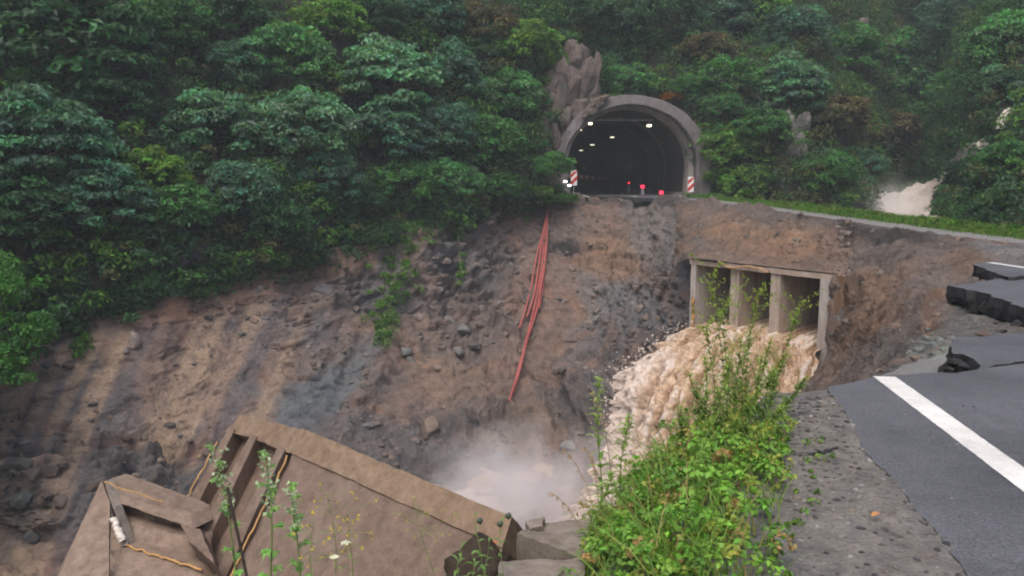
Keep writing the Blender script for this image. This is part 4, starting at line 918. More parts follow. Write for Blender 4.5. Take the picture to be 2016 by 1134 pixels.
# ------------------------------------------------------------------ rock outcrops in the forest
def outcrop(pts, label, colr, seed, depth=2.5):
    """blocky cliff: grid of pixels columns (px,py,Y)"""
    V = grid_sheet(pts, 60, 90); n = grid_normals(V); px, py = proj(V)
    blk = fbm(V * np.array([.6, .6, .16]), 3, seed); e = np.broadcast_to(np.linspace(0, 1, 60)[:, None], (60, 90)); e2 = np.broadcast_to(np.linspace(0, 1, 90)[None], (60, 90))
    rim = np.clip(np.minimum(np.minimum(e, 1 - e) * 6, np.minimum(e2, 1 - e2) * 6), 0, 1)
    st = (np.floor(blk * 7) / 7 * .8 + blk * .2)
    V = V + n * ((st - .5) * 2.8 + (fbm(V * np.array([1.6, 1.6, .7]), 4, seed + 3) - .5) * .8 - (1 - rim) * depth)[..., None]
    c = np.array(colr) * (.65 + .7 * fbm(V * np.array([1.3, 1.3, .5]), 4, seed + 5))[..., None]
    tag(link('rock_outcrop', raw_mesh('rock_outcrop', V.reshape(-1, 3), grid_faces(60, 90), c.reshape(-1, 3), False), M['rock']), label, 'rock outcrop')
def block_cliff(blocks, label, colr, seed):
    rr = np.random.default_rng(seed); parts = []
    for k, (px, py, Y, rx, rz) in enumerate(blocks):
        V, Fc = rock_shape(seed * 50 + k, I3, 10, (1, .8, 1), .02); V = V * np.array([rx, rx, rz]) * 1.2 / F * Y; V[:, 0] += V[:, 2] * rr.normal(.1, .08)
        V = V + norm(V) * ((fbm(V * np.array([3.5, 3.5, 1.5]) + k, 3, seed + 3) - .5) * .14)[:, None]; W_ = V + P(px, py, Y + 1.15)
        c = np.array(colr) * rr.uniform(.85, 1.12) * (.6 + .8 * fbm(W_ * np.array([1.6, 1.6, .6]), 4, seed + 5))[:, None]; parts.append((W_, Fc, c))
    V, f, c = join(parts); tag(link('rock_outcrop', raw_mesh('rock_outcrop', V, f, c, False), M['rock']), label, 'rock outcrop')
block_cliff([(1070,365,59.2,14,34),(1068,310,59.6,13,36),(1072,255,60,15,36),(1090,280,60,13,30),(1090,225,60.3,18,34),(1084,180,60.8,16,34),(1105,190,60.6,16,36),(1108,150,61,18,34),(1128,170,60.9,18,40),(1128,130,61.4,17,32),(1150,165,61.2,17,42),(1146,120,61.9,18,28),(1168,160,61.6,14,44),(1165,195,61.4,14,24),(1135,215,60.8,18,26),(1112,240,60.4,16,26),(1098,320,60.1,10,24),(1122,105,62.3,16,20)], 'tall pinkish grey cliff left above the tunnel collar', (.125, .102, .093), 3)
block_cliff([(1556,255,56.6,10,24),(1572,250,56.8,11,28),(1568,285,56.2,12,22),(1586,240,57.2,9,18),(1578,300,56,9,14),(1552,232,57.3,8,14)], 'small grey cliff face among bushes right of the tunnel', (.14, .133, .125), 5)
block_cliff([(1700,52,74.5,7,16),(1703,68,74.3,6,12),(1694,44,75,6,8)], 'tiny pale rock patch high in the right forest', (.2, .175, .165), 7)
outcrop([[(330,540,38),(330,520,38.3),(335,495,38.8),(340,475,39.5)],[(420,520,40.5),(420,500,40.8),(425,480,41.2),(430,462,42)],[(500,500,42.5),(500,482,42.7),(505,465,43.2),(510,450,44)]], 'dark layered rock band under the trees above the left slope', (.075, .07, .075), 9, .8)
# pale air between the slopes
V, f = obox((0, 45, 40), (172, 0, 0), (0, 172, 0), (0, 0, 56)); hz = bpy.data.materials.new('haze'); hz.use_nodes = True; nt = hz.node_tree; nt.nodes.remove(nt.nodes['Principled BSDF'])
v = N(nt, 'ShaderNodeVolumePrincipled'); v.inputs['Color'].default_value = (.8, .9, .97, 1); v.inputs['Density'].default_value = .0009; nt.links.new(v.outputs[0], nt.nodes['Material Output'].inputs['Volume'])
tag(link('haze', raw_mesh('haze', V, f, smooth=False), hz), 'thin pale damp air over the valley', 'haze', kind='stuff')

# ------------------------------------------------------------------ foliage
def leaf_quads(pos, nrm, ln, wd, cols, r, droop=.25):
    n = len(pos); t = norm(np.cross(nrm, r.normal(size=(n, 3)))); b = np.cross(nrm, t)
    ln = np.broadcast_to(ln, (n,))[:, None]; wd = np.broadcast_to(wd, (n,))[:, None]
    V = np.stack([pos - t * ln * .5, pos + b * wd * .5 + nrm * wd * .12 + t * ln * .05, pos + t * ln * .5 - nrm * ln * droop, pos - b * wd * .5 + nrm * wd * .12 + t * ln * .05], 1)
    return V.reshape(-1, 3), np.arange(4 * n).reshape(n, 4), np.repeat(cols, 4, 0)
def clumps(cen, rad, cols, per, ln, r, flat=.65, upb=.45, rnd=.5, hemi=-.35, jit=.28, wd=.55):
    n = len(cen); k = np.repeat(np.arange(n), per); m = len(k)
    d = norm(r.normal(size=(m, 3))); d[:, 2] = np.where(d[:, 2] < hemi, -d[:, 2], d[:, 2]); d = norm(d)
    rr = rad[k] * r.uniform(.45, 1.0, m) ** .6
    pos = cen[k] + d * rr[:, None] * np.array([1, 1, flat])
    nr_ = norm(d + np.array([0, 0, upb]) + r.normal(size=(m, 3)) * rnd)
    c = cols[k] * (1 + jit * r.normal(size=(m, 1))).clip(.35, 1.9) * (1 + .08 * r.normal(size=(m, 3)))
    l = ln * r.uniform(.65, 1.3, m)
    return leaf_quads(pos, nr_, l, l * wd, np.clip(c, .2 * cols[k], None), r)
def crown_mesh(name, seed, nc, per, ln, kind):
    """unit-radius crown made of leaf clumps on limbs"""
    r = np.random.default_rng(seed); d = norm(r.normal(size=(nc, 3))); d[:, 2] = np.where(d[:, 2] < -.45, -d[:, 2] * .6, d[:, 2]); d = norm(d)
    lob = .72 + .5 * fbm(d * 1.7 + seed, 3, seed)
    rad = lob * r.uniform(.55, 1.0, nc) ** .5
    cen = d * rad[:, None]
    if kind == 'layer':          # layered, drooping boughs
        q4 = np.round(cen[:, 2] * 3.2 + 1.1 * cen[:, 0]) / 3.2 - .34 * cen[:, 0]; cen[:, 2] = .45 * cen[:, 2] + .55 * q4; cr = r.uniform(.14, .36, nc); flat = .55; cen[:, :2] *= 1.05; cen[:, 2] -= .18 * (cen[:, 0] ** 2 + cen[:, 1] ** 2)
    elif kind == 'round': cr = r.uniform(.18, .32, nc); flat = .7; cen[:, 2] *= .9
    elif kind == 'tall': cr = r.uniform(.14, .25, nc); flat = .8; cen[:, :2] *= (1.05 - .5 * np.clip(cen[:, 2:3], -1, 1)) * .8; cen[:, 2] *= 1.2
    else: cr = r.uniform(.12, .32, nc); flat = .72; cen *= np.array([1.1, 1.1, .85])
    tone = (.62 + .8 * r.random(nc))[:, None] * (1 + .1 * r.normal(size=(nc, 3)))
    V, f, c = clumps(cen, cr, tone, per, ln, r, flat, .55, .42, -.25, .2)
    return raw_mesh(name, V, f, c, False)
def trunk_mesh(seed):
    r = np.random.default_rng(seed); parts = []
    p = np.array([[0, 0, -1.4], [.03, .02, -.8], [-.02, .04, -.3], [.03, 0, .25], [0, .03, .7]]) + r.normal(0, .03, (5, 3)); parts.append(tube(catmull(p, 14), np.linspace(.085, .015, 14), 8))
    for k in range(7):
        z = r.uniform(-.5, .4); a = r.uniform(0, 6.28); l = r.uniform(.5, .85); s = np.array([0, 0, z])
        e = s + np.array([math.cos(a) * l, math.sin(a) * l, r.uniform(.1, .45)]); m = (s + e) / 2 + [0, 0, .06]
        parts.append(tube(catmull(np.array([s, m, e]), 9), np.linspace(.035, .008, 9), 6))
    V, f, _ = join(parts); return raw_mesh('trunk', V, f)
CR = {k: [crown_mesh('crown', 100 + 13 * i + j, nc, per, ln, k) for j in range(3)] for i, (k, nc, per, ln) in enumerate([('layer', 130, 52, .125), ('round', 150, 50, .11), ('tall', 135, 48, .1), ('bush', 125, 48, .115)])}
TR = [trunk_mesh(s) for s in range(3)]
for m_ in TR: m_.materials.append(M['bark'])
for l_ in CR.values():
    for m_ in l_: m_.materials.append(M['leaf'])
COLR = dict((k_, tuple(q * m_ for q in v_)) for k_, v_, m_ in (
 ('d', (.024, .062, .026), 1.5), ('b', (.038, .088, .054), 1.8), ('p', (.058, .125, .07), 1.85), ('m', (.036, .1, .028), 1.8), ('y', (.075, .155, .026), 1.5), ('n', (.082, .075, .035), 1.3), ('o', (.36, .17, .03), 1.1), ('g', (.046, .122, .042), 1.8)))
tcount = 0
def tree(px, py, rpx, kind, c, label, name='tree', sy=1.0, push=.55, leafy=None):
    global tcount
    h = hill_at(px, py); Y = h[1]; Rr = rpx / F * Y * 1.0; Y = Y - push * Rr; cen = P(px, py, Y); Rr = rpx / F * Y
    zh = hill_z(cen[0], cen[1]); zb = max(cen[2] - 1.5 * Rr, min(zh, cen[2] - .9 * Rr)) if zh < cen[2] else cen[2] - .9 * Rr
    zb = min(zh, cen[2] - .9 * Rr) if name == 'tree' else cen[2] - .9 * Rr
    t = empty(name, (cen[0], cen[1], zb)); tag(t, label, 'bush' if 'bush' in name or 'shrub' in name else 'tree', 'trees on the hillside' if name == 'tree' else None)
    r = np.random.default_rng(1000 + tcount); me = CR[kind][tcount % 3]; tcount += 1
    cr = link('crown', me, None, t); cr.location = (0, 0, cen[2] - zb); cr.scale = (Rr * 1.08, Rr, Rr * sy); cr.rotation_euler.z = r.uniform(0, 6.28)
    cc = np.array(COLR[c]) * r.uniform(.9, 1.12); cr.color = (*[float(q) for q in cc], 1)
    tk_ = link('trunk', TR[tcount % 3], None, t); tk_.location = (0, 0, cen[2] - zb); tk_.scale = (Rr, Rr, (Rr * .8 if name != 'tree' else max(Rr * .8, (cen[2] - zb) / 1.35)))
    return t
TREES = [
 (120,95,150,'layer','d','huge dark tree with layered drooping boughs in the top left corner'),
 (335,62,72,'round','m','round mid green crown right of the huge layered tree at the top'),
 (95,300,115,'layer','b','bluish dark tree below the huge layered tree at the left'),
 (215,205,75,'layer','d','dark tree tucked under the right side of the huge layered tree'),
 (422,262,82,'round','p','pale blue green tree with silvery clumps left of centre'),
 (565,128,78,'round','g','soft green rounded tree high above the pale silvery one'),
 (600,262,92,'round','p','largest pale rounded tree directly above the left slope'),
 (640,360,62,'round','b','drooping lower crown hanging under the largest pale rounded tree'),
 (770,165,84,'layer','p','pale feathery tree with fanned layers at upper centre'),
 (760,270,75,'layer','b','blue green tree with layers under the pale feathery tree'),
 (890,160,68,'tall','b','greyish blue tree with a pointed top left of the cliff'),
 (875,262,64,'round','b','dull blue green tree under the greyish pointed tree'),
 (1000,195,62,'round','g','fresh green round tree standing closest left of the cliff'),
 (965,290,66,'round','m','leafy green tree low beside the cliff foot'),
 (1030,95,60,'bush','y','yellow green bushy tree over the top of the cliff'),
 (460,45,72,'tall','d','dark tree at the top edge left of centre'),
 (470,140,62,'round','b','small bluish tree between the round mid green crown and soft green tree'),
 (655,55,62,'bush','y','yellowish green thicket tree at the top left of centre'),
 (740,40,60,'round','d','dark crown at the top edge above the pale feathery tree'),
 (855,45,62,'round','b','blue dark crown at the top edge above the pointed tree'),
 (950,60,58,'bush','n','brownish thin tree at the top edge near the middle'),
 (30,430,95,'layer','d','black green tree at the left edge above the bright bush'),
 (200,395,80,'layer','b','dim blue green tree low at the left above the shaded hollow'),
 (290,345,62,'bush','y','bright lime bush tree in the gap between dim trees at left'),
 (345,425,72,'bush','m','broad bright green bush low above the left slope'),
 (480,385,70,'round','b','blue green lower tree left of the drooping crown'),
 (795,370,62,'bush','m','green shrubby tree low at the centre above the vine patch'),
 (880,365,58,'bush','g','soft green shrub tree low between the vine patch and cliff foot'),
 (700,400,55,'bush','d','dark shrub tree over the dark hollow above the slope'),
 (545,440,60,'bush','d','dark low shrub tree above the reddish soil'),
 (985,375,42,'bush','m','small green shrub above the red conduits to the left'),
 (1240,165,46,'bush','g','green hanging bush between the cliff and tunnel top'),
 (1195,150,34,'tall','m','narrow green bush on the right edge of the cliff'),
 (1150,40,60,'bush','d','dark thicket over the cliff at the top edge'),
 (1300,60,75,'bush','d','black green hollow thicket high over the tunnel'),
 (1440,35,62,'round','b','blue green crown at the top edge right of the tunnel'),
 (1500,30,50,'bush','y','light green crown at the top edge over the right slope'),
 (1560,80,68,'round','b','dull blue tree high above the small grey cliff'),
 (1550,180,66,'layer','p','pale fan shaped tree just above the small grey cliff'),
 (1440,165,58,'bush','m','green shrub tree above right of the tunnel collar'),
 (1390,110,52,'bush','n','brownish thin thicket above right of the tunnel collar'),
 (1452,300,60,'bush','y','bright leafy bush right beside the tunnel collar'),
 (1470,370,56,'bush','y','bright green bush lowest at the verge right of the tunnel'),
 (1500,255,52,'bush','m','mid green bush left of the small grey cliff'),
 (1620,345,52,'bush','m','green bush right below the small grey cliff'),
 (1660,110,64,'round','m','mid green tree under the tiny pale rock patch'),
 (1640,235,60,'bush','n','brown tinged dry thicket right of the small grey cliff'),
 (1750,150,82,'round','g','large mid green tree in the middle of the right forest'),
 (1740,270,62,'bush','n','reddish brown mixed shrub above the waterfall'),
 (1690,330,46,'bush','b','blue green bush left above the waterfall'),
 (1790,50,66,'round','d','dark tree at the top edge of the right forest'),
 (1850,120,62,'round','b','hazy blue tree right of the large mid green tree'),
 (1905,190,66,'round','g','soft green tree above the glimpses of falling water'),
 (1900,40,66,'bush','b','hazy dull tree in the top right of the forest'),
 (1985,90,70,'round','g','pale hazy tree at the top right corner'),
 (1980,180,52,'round','p','grey green tree at the right edge above the brown water glimpses'),
 (1990,330,56,'round','m','dark leafy tree at the right edge level with the tunnel'),
 (1925,350,50,'bush','d','dark bush directly right of the waterfall'),
 (1890,410,46,'bush','m','green bush lowest beside the waterfall and verge'),
 (1970,430,56,'bush','d','dense dark bush behind the road at the right edge'),
 (1830,250,56,'bush','m','green shrub tree above the top of the waterfall'),
]
for a in TREES: tree(*a)
for a in [(1066, 205, 24, 'bush', 'm', 'small green bush on the left rim of the cliff'), (1090, 125, 28, 'bush', 'y', 'light green bush at the upper left rim of the cliff'), (1160, 88, 26, 'bush', 'd', 'dark bush hanging over the top rim of the cliff'), (1052, 285, 24, 'bush', 'g', 'small bush pressed against the lower left of the cliff'), (1200, 205, 20, 'bush', 'm', 'tiny bush on the left shoulder of the tunnel collar'), (1122, 205, 12, 'bush', 'd', 'little dark tuft growing on the cliff face'), (1138, 108, 14, 'bush', 'm', 'leafy tuft growing from the upper cliff cracks'), (1095, 200, 15, 'bush', 'm', 'green tuft at the middle left of the cliff face'), (1160, 130, 15, 'bush', 'g', 'soft green tuft on the upper right of the cliff'), (1070, 330, 18, 'bush', 'd', 'dark tuft covering the lowest part of the cliff'), (1072, 165, 20, 'bush', 'y', 'light tuft over the upper left of the cliff'), (1082, 240, 12, 'bush', 'g', 'leafy tuft on the lower left part of the cliff'), (1158, 228, 15, 'bush', 'y', 'light green tuft at the cliff foot over the collar'), (1180, 172, 16, 'bush', 'd', 'dark green tuft on the right rim of the cliff'), (1118, 82, 26, 'bush', 'm', 'mid green bush right above the top of the cliff'), (1190, 120, 26, 'bush', 'b', 'blue green bush at the upper right rim of the cliff'),
    (1425, 215, 34, 'bush', 'g', 'green bush touching the upper right of the collar'), (1422, 270, 30, 'bush', 'm', 'green bush touching the right side of the collar'), (1420, 350, 28, 'bush', 'y', 'light bush by the foot of the collar at the right'), (1352, 172, 26, 'bush', 'm', 'low bush hanging on the right top of the collar'), (1275, 166, 24, 'bush', 'm', 'low bush sitting on the very top of the collar')]: tree(*a, name='bush', push=1.2)
tree(1330, 193, 26, 'bush', 'o', 'orange leaved little bush over the top right of the tunnel collar', 'bush', .5)
tree(1090, 330, 34, 'bush', 'm', 'small green bush in front of the cliff foot left of the tunnel', 'bush', 1, 3.2)
tree(1066, 380, 22, 'bush', 'y', 'tiny light green bush above the upper ends of the red conduits', 'bush', .8, 4.0)

# undergrowth mass on the hill
r = np.random.default_rng(21)
hm = (_hp[:, 0] > -220) & (_hp[:, 0] < 2250) & (_hp[:, 1] > -160) & (_hp[:, 1] < 760)
kk = keep.ravel(); idx = np.where(hm & kk)[0]
wgt = (_hv[idx, 1] / 60) ** 1.2; wgt /= wgt.sum()
NUN = 5600; k = r.choice(idx, NUN, p=wgt); cen = _hv[k] + HN.reshape(-1, 3)[k] * r.uniform(0, 1.1, (NUN, 1)) + r.normal(0, .4, (NUN, 3))
ex_ = (np.abs(proj(cen)[0] - 1235) < 135) & (proj(cen)[1] > 190) & (proj(cen)[1] < 400)
ex_ |= (np.abs(proj(cen)[0] - 1790) < 70) & (proj(cen)[1] > 345) & (cen[:, 1] < 64)
cen = cen[~ex_]; n = len(cen); ppx, ppy = proj(cen)
pal = np.array([(.03, .066, .036), (.045, .098, .036), (.042, .082, .058), (.07, .13, .034), (.028, .055, .035), (.07, .066, .036)])
fz = fbm(cen * .16, 3, 33); pi_ = np.clip((fz - .25) * 2 * 5 + r.normal(0, .8, n), 0, 4.4).astype(int)
br_ = (r.random(n) < np.where((ppx > 1380) & (ppx < 1820), .34, .1)); pi_[br_] = 5
shade = 1.35
V, f, c = clumps(cen, r.uniform(.5, 1.25, n) * np.clip(cen[:, 1] / 55, .6, 1.4), pal[pi_] * shade, 58, .26, r, .7, .4, .5)
tag(link('undergrowth', raw_mesh('undergrowth', V, f, c, False), M['under']), 'dense mixed shrubs and creepers covering the hillside', 'undergrowth', kind='stuff')
# fringe hanging over the top of the bare slope
ti = np.array([(i, j) for i in range(0, 520, 1) for j in range(2, 16, 3)]); tc_ = SV[ti[:, 0], ti[:, 1]]; tpx, tpy = proj(tc_)
sel = (tpx > -60) & (tpx < 1095) & (r.random(len(tpx)) < .5) & (fbm(tc_ * .5, 3, 3) > .43); cen = tc_[sel] + r.normal(0, .25, (sel.sum(), 3)) + [0, -.3, .2]
fcol = pal[r.choice([0, 1, 3, 4], len(cen), p=[.35, .3, .15, .2])]
V, f, c = clumps(cen, r.uniform(.3, .75, len(cen)), fcol, 40, .2, r, .8, .3, .6)
tag(link('overhang_growth', raw_mesh('overhang_growth', V, f, c, False), M['under']), 'ragged fringe of creepers along the top of the bare slope', 'undergrowth', kind='stuff')
# vines on the slope
def vine(pts, n, rad, label, palette, seed, ln=.16, lift=.25, per=34):
    rr = np.random.default_rng(seed); c_ = []
    for _ in range(n):
        i = rr.integers(len(pts)); px, py, w, h = pts[i]; a = rr.normal(0, .5, 2); c_.append(slope_at(px + a[0] * w, py + a[1] * h, lift))
    c_ = np.array(c_); V, f, c = clumps(c_, rr.uniform(.5, 1, n) * rad, np.array(palette)[rr.integers(len(palette), size=n)], per, ln, rr, .9, .3, .6)
    org = c_[0]; t = tag(empty('vine', org), label, 'vine')
    link('foliage', raw_mesh('foliage', V - org, f, c, False), M['under'], t)
    sp = sorted(pts, key=lambda q: q[1]); w = catmull(np.array([slope_at(q[0], q[1], .12) for q in sp]), 20); V, f = tube(w, .03, 5); link('stem', raw_mesh('stem', V - org, f), M['stem'], t)
lm = [(.085, .17, .035), (.1, .19, .04), (.06, .125, .035), (.19, .24, .12)]
vine([(795,430,26,40),(785,480,40,40),(778,530,48,40),(776,575,48,40),(760,620,36,40),(748,660,22,30)], 130, .42, 'bright green vine patch spilling down the middle of the slope', lm, 3)
vine([(885,420,20,30),(900,455,12,30),(906,500,9,34),(908,545,7,30)], 34, .34, 'thin vine strand hanging right of the big vine patch', lm, 4)
vine([(1040,395,20,20),(1030,415,16,22),(1045,400,30,14)], 28, .34, 'green tuft hanging at the slope top left of the conduits', lm[:3], 5)
vine([(820,440,30,16),(850,470,16,16),(865,435,14,24)], 22, .3, 'small creeper between the vine patch and the thin strand', [lm[2], lm[3]], 6)
vine([(735,450,20,10),(715,470,22,10)], 18, .42, 'fresh fern tuft at the upper left of the vine patch', lm[:2], 7)
vine([(165,672,10,14),(152,692,12,14)], 14, .3, 'small green tuft alone on the reddish left slope', lm[:3], 8)
# bright bush at the left edge
lb0 = P(25, 640, 24.5); t = tag(empty('bush', P(25, 760, 25.5)), 'bright large leaved bush at the left edge beside the slope', 'bush'); org = np.array(t.location)
rr = np.random.default_rng(9); c_ = []
for px, py, sx_, sy_ in [(15,560,45,50),(40,620,50,50),(30,690,48,45),(80,655,22,20),(-30,620,60,90),(20,735,26,18)]:
    for _ in range(26): c_.append(P(px + rr.normal(0, .55) * sx_, py + rr.normal(0, .55) * sy_, 24.6 + rr.normal(0, .5)))
c_ = np.array(c_); V, f, c = clumps(c_, rr.uniform(.18, .34, len(c_)), np.array([(.065, .16, .05), (.085, .19, .055), (.05, .12, .045)])[rr.integers(3, size=len(c_))], 26, .17, rr, .8, .4, .5)
link('foliage', raw_mesh('foliage', V - org, f, c, False), M['under'], t)
pp = [tube(catmull(np.array([org, (org + q) / 2 + [0, .2, .2], q]), 8), np.linspace(.05, .012, 8), 6) for q in c_[::13]]; V, f, _ = join(pp); link('branches', raw_mesh('branches', V - org, f), M['bark'], t)
# verge grass
def blades(base, h, w, cols, r, lean=.35, seg=3):
    n = len(base); a = r.uniform(0, 6.28, n); d = np.stack([np.cos(a), np.sin(a), 0 * a], 1); h = np.broadcast_to(h, (n,)); w = np.broadcast_to(w, (n,))
    b2 = r.uniform(0, 6.28, n); s = np.stack([np.cos(b2), np.sin(b2), 0 * a], 1); L_ = lean * r.uniform(.2, 1.6, n); rows = []
    for k in range(seg + 1):
        q = k / seg; c0 = base + np.array([0, 0, 1.]) * (h * (q - .25 * L_ * q * q))[:, None] + d * (h * L_ * q ** 2)[:, None]; ww = (w * (1 - q) ** .7 * .5 + .0005)[:, None]; rows += [c0 - s * ww, c0 + s * ww]
    V = np.stack(rows, 1); m = 2 * (seg + 1); i = np.arange(n)[:, None] * m
    f = np.concatenate([i + np.array([[2 * k, 2 * k + 1, 2 * k + 3, 2 * k + 2]]) for k in range(seg)], 0)
    return V.reshape(-1, 3), f, np.repeat(cols, m, 0)
vvv = VERGE[:, 2:26].reshape(-1, 3); k = r.integers(len(vvv), size=26000); base = vvv[k] + r.normal(0, .25, (26000, 3)) * [1, 1, .02]
gc = np.array([(.10, .19, .04), (.13, .22, .05), (.07, .15, .035), (.17, .19, .07)])[r.integers(4, size=26000)] * r.uniform(.7, 1.25, (26000, 1))
p1 = blades(base, r.uniform(.06, .26, 26000), .025, gc, r, .6)
k = r.integers(len(vvv), size=420); p2 = clumps(vvv[k] + [0, 0, .05], r.uniform(.08, .3, 420), gc[:420] * .8, 34, .13, r, .8)
V, f, c = join([p1, p2]); tag(link('verge_grass', raw_mesh('verge_grass', V, f, c, False), M['under']), 'bright green grass and weeds along the far road verge', 'grass', kind='stuff')
# tufts along the tunnel road edge
tb = np.array([P(px, 386 + r.normal(0, 2), 58.5 + r.normal(0, .6)) for px in np.concatenate([r.uniform(1065, 1135, 260), r.uniform(1352, 1420, 260)])]); tb[:, 2] = r.uniform(-.3, .05, len(tb))
gq = np.array([(.08, .17, .04), (.1, .18, .045), (.06, .12, .035)])[r.integers(3, size=len(tb))]
p1 = clumps(tb, r.uniform(.15, .4, len(tb)), gq, 22, .14, r, .8); V, f, c = p1
tag(link('edge_grass', raw_mesh('edge_grass', V, f, c, False), M['under']), 'grass tufts at both sides of the tunnel road edge', 'grass', kind='stuff')

# ------------------------------------------------------------------ foreground plants
def big_leaf(p, d, up, l, w, droop, seg=4, lobed=0):
    """curved leaf blade; d direction, up normal"""
    d = norm(np.array(d, float)); s = norm(np.cross(d, up)); u = np.cross(s, d); V = []
    for k in range(seg + 1):
        q = k / seg; c0 = p + d * l * q + u * (.12 * math.sin(q * 3.1) * l) - np.array([0, 0, 1]) * droop * l * q * q
        ww = w * .5 * (math.sin(min(1, q * 1.12 + .06) * math.pi) ** .8 if q < .98 else .02)
        if lobed: ww *= (1.35 if k % 2 else .45)
        V += [c0 - s * ww + u * ww * .25, c0, c0 + s * ww + u * ww * .25]
    f = []
    for k in range(seg):
        a = 3 * k; f += [[a, a + 1, a + 4, a + 3], [a + 1, a + 2, a + 5, a + 4]]
    return np.array(V), np.array(f)
def weed(name, seed, h, nl, ll, lw, colr, style='alt', lean=(.1, 0), top=None, bare=.15, nbr=0, stemr=.005, lobed=0, taper=.55, label=None, cat='weed', loc=(0, 0, 0), group=None, stemcol=None):
    r = np.random.default_rng(seed); t = empty(name, loc); tag(t, label, cat, group)
    z = np.linspace(0, 1, 9); path = np.stack([lean[0] * h * z ** 1.8 + .012 * np.sin(z * 7 + seed), lean[1] * h * z ** 1.8 + .01 * np.cos(z * 6), h * z], 1); path = catmull(path, 24)
    V, f = tube(path, np.linspace(stemr, stemr * .35, 24), 6); link('stem', raw_mesh('stem', V, f), stemcol or M['stem'], t)
    parts = []; side = []
    for k in range(nbr):
        q0 = r.uniform(.3, .85); i0 = int(q0 * 23); a = k * 2.4; l = h * r.uniform(.18, .34) * (1.2 - .6 * q0); e = path[i0] + np.array([math.cos(a) * .55, math.sin(a) * .55, .85]) * l
        bp_ = catmull(np.array([path[i0], (path[i0] + e) / 2 - [0, 0, .03 * l], e]), 10); V, f = tube(bp_, np.linspace(stemr * .5, stemr * .2, 10), 5); side.append((V, f))
        for j in range(16):
            p = bp_[min(9, int(j / 16 * 10))]; a2 = j * 2.4; el_ = r.uniform(.1, .9); d = np.array([math.cos(a2) * math.cos(el_), math.sin(a2) * math.cos(el_), math.sin(el_)]); sc = r.uniform(.5, .85) * (1 - .5 * j / 16)
            V, f = big_leaf(p, d, np.array([0, 0, 1.]), ll * sc, lw * sc, .3, 3, 0); parts.append((V, f, np.array(colr) * r.uniform(.75, 1.35)))
    if side: V, f, _ = join(side); link('branches', raw_mesh('branches', V, f), stemcol or M['stem'], t)
    for k in range(nl):
        q = bare + (1 - bare) * (k + .5) / nl; i = min(23, int(q * 23)); p = path[i]
        for s in ((0, math.pi) if style == 'opp' else ((0,) if style == 'alt' else (0, 2.1, 4.2))):
            a = (k * 2.4 if style == 'alt' else k * 1.57) + s + r.normal(0, .25); el_ = r.uniform(.15, .75); d = np.array([math.cos(a) * math.cos(el_), math.sin(a) * math.cos(el_), math.sin(el_)])
            sc = (1 - taper * q) * r.uniform(.75, 1.2)
            V, f = big_leaf(p, d, np.array([0, 0, 1.]), ll * sc, lw * sc, r.uniform(.15, .6), 6 if lobed else 4, lobed)
            parts.append((V, f, np.array(colr) * r.uniform(.7, 1.3) * (1 + .06 * r.normal(size=3))))
            if lobed:
                for s2 in (-.75, .75):
                    d2 = np.array([math.cos(a + s2) * math.cos(el_), math.sin(a + s2) * math.cos(el_), math.sin(el_)]); V, f = big_leaf(p + d * ll * sc * .3, d2, np.array([0, 0, 1.]), ll * sc * .5, lw * sc * .6, .4, 4, 0); parts.append((V, f, np.array(colr) * r.uniform(.75, 1.25)))
    V, f, c = join(parts); link('foliage', raw_mesh('foliage', V, f, c), M['weed'], t)
    if top is not None:
        kind, tcol, ts = top; parts = []
        if kind == 'umbel':
            for k in range(22):
                a = k * 2.4; rad = ts * math.sqrt(k / 22); p0 = path[-1]; p1 = p0 + np.array([math.cos(a) * rad, math.sin(a) * rad, ts * .5]); V, f = tube(np.array([p0, p1]), .0012, 4); parts.append((V, f, (.2, .25, .1)))
                cen = p1[None] + r.normal(0, ts * .1, (8, 3)); V, f, c = leaf_quads(cen, norm(r.normal(size=(8, 3)) + [0, 0, 2]), ts * .2, ts * .2, np.array([tcol] * 8), r); parts.append((V, f, c))
        elif kind == 'spike':
            m = 60; q = r.random(m); i = (23 - 6 * q).astype(int); cen = path[i] + r.normal(0, ts * .25, (m, 3)) + [0, 0, 0]; V, f, c = leaf_quads(cen, norm(r.normal(size=(m, 3)) + [0, 0, .6]), ts * .35, ts * .25, np.array(tcol)[None] * r.uniform(.7, 1.3, (m, 1)), r); parts.append((V, f, c))
        elif kind == 'plume':
            for k in range(9):
                a = k * 2.4; p0 = path[23 - k // 2]; p1 = p0 + np.array([math.cos(a), math.sin(a), .9]) * ts * r.uniform(.5, 1.1); cv = catmull(np.array([p0, (p0 + p1) / 2 + [0, 0, ts * .12], p1]), 8)
                cen = cv[r.integers(8, size=16)] + r.normal(0, ts * .05, (16, 3)); V, f, c = leaf_quads(cen, norm(r.normal(size=(16, 3)) + [0, 0, .6]), ts * .16, ts * .07, np.array(tcol)[None] * r.uniform(.7, 1.3, (16, 1)), r); parts.append((V, f, c))
        elif kind == 'dots':
            for k in range(14):
                p0 = path[23 - k // 2]; p1 = p0 + r.normal(0, 1, 3) * ts * [1, 1, .5]; V, f = tube(np.array([p0, p1]), .001, 4); parts.append((V, f, (.16, .2, .08)))
                cen = p1[None] + r.normal(0, .003, (5, 3)); V, f, c = leaf_quads(cen, norm(r.normal(size=(5, 3)) + [0, 0, 1]), .007, .007, np.array([tcol] * 5), r); parts.append((V, f, c))
        V, f, c = join(parts); link('flower_head', raw_mesh('flower_head', V, f, c, False), M['weed'], t)
    return t
b_hp = np.stack([a.ravel() for a in proj(BV)], 1); b_v = BV.reshape(-1, 3); okb = (b_v[:, 1] > 1.5) & (b_v[:, 2] > -1.0)
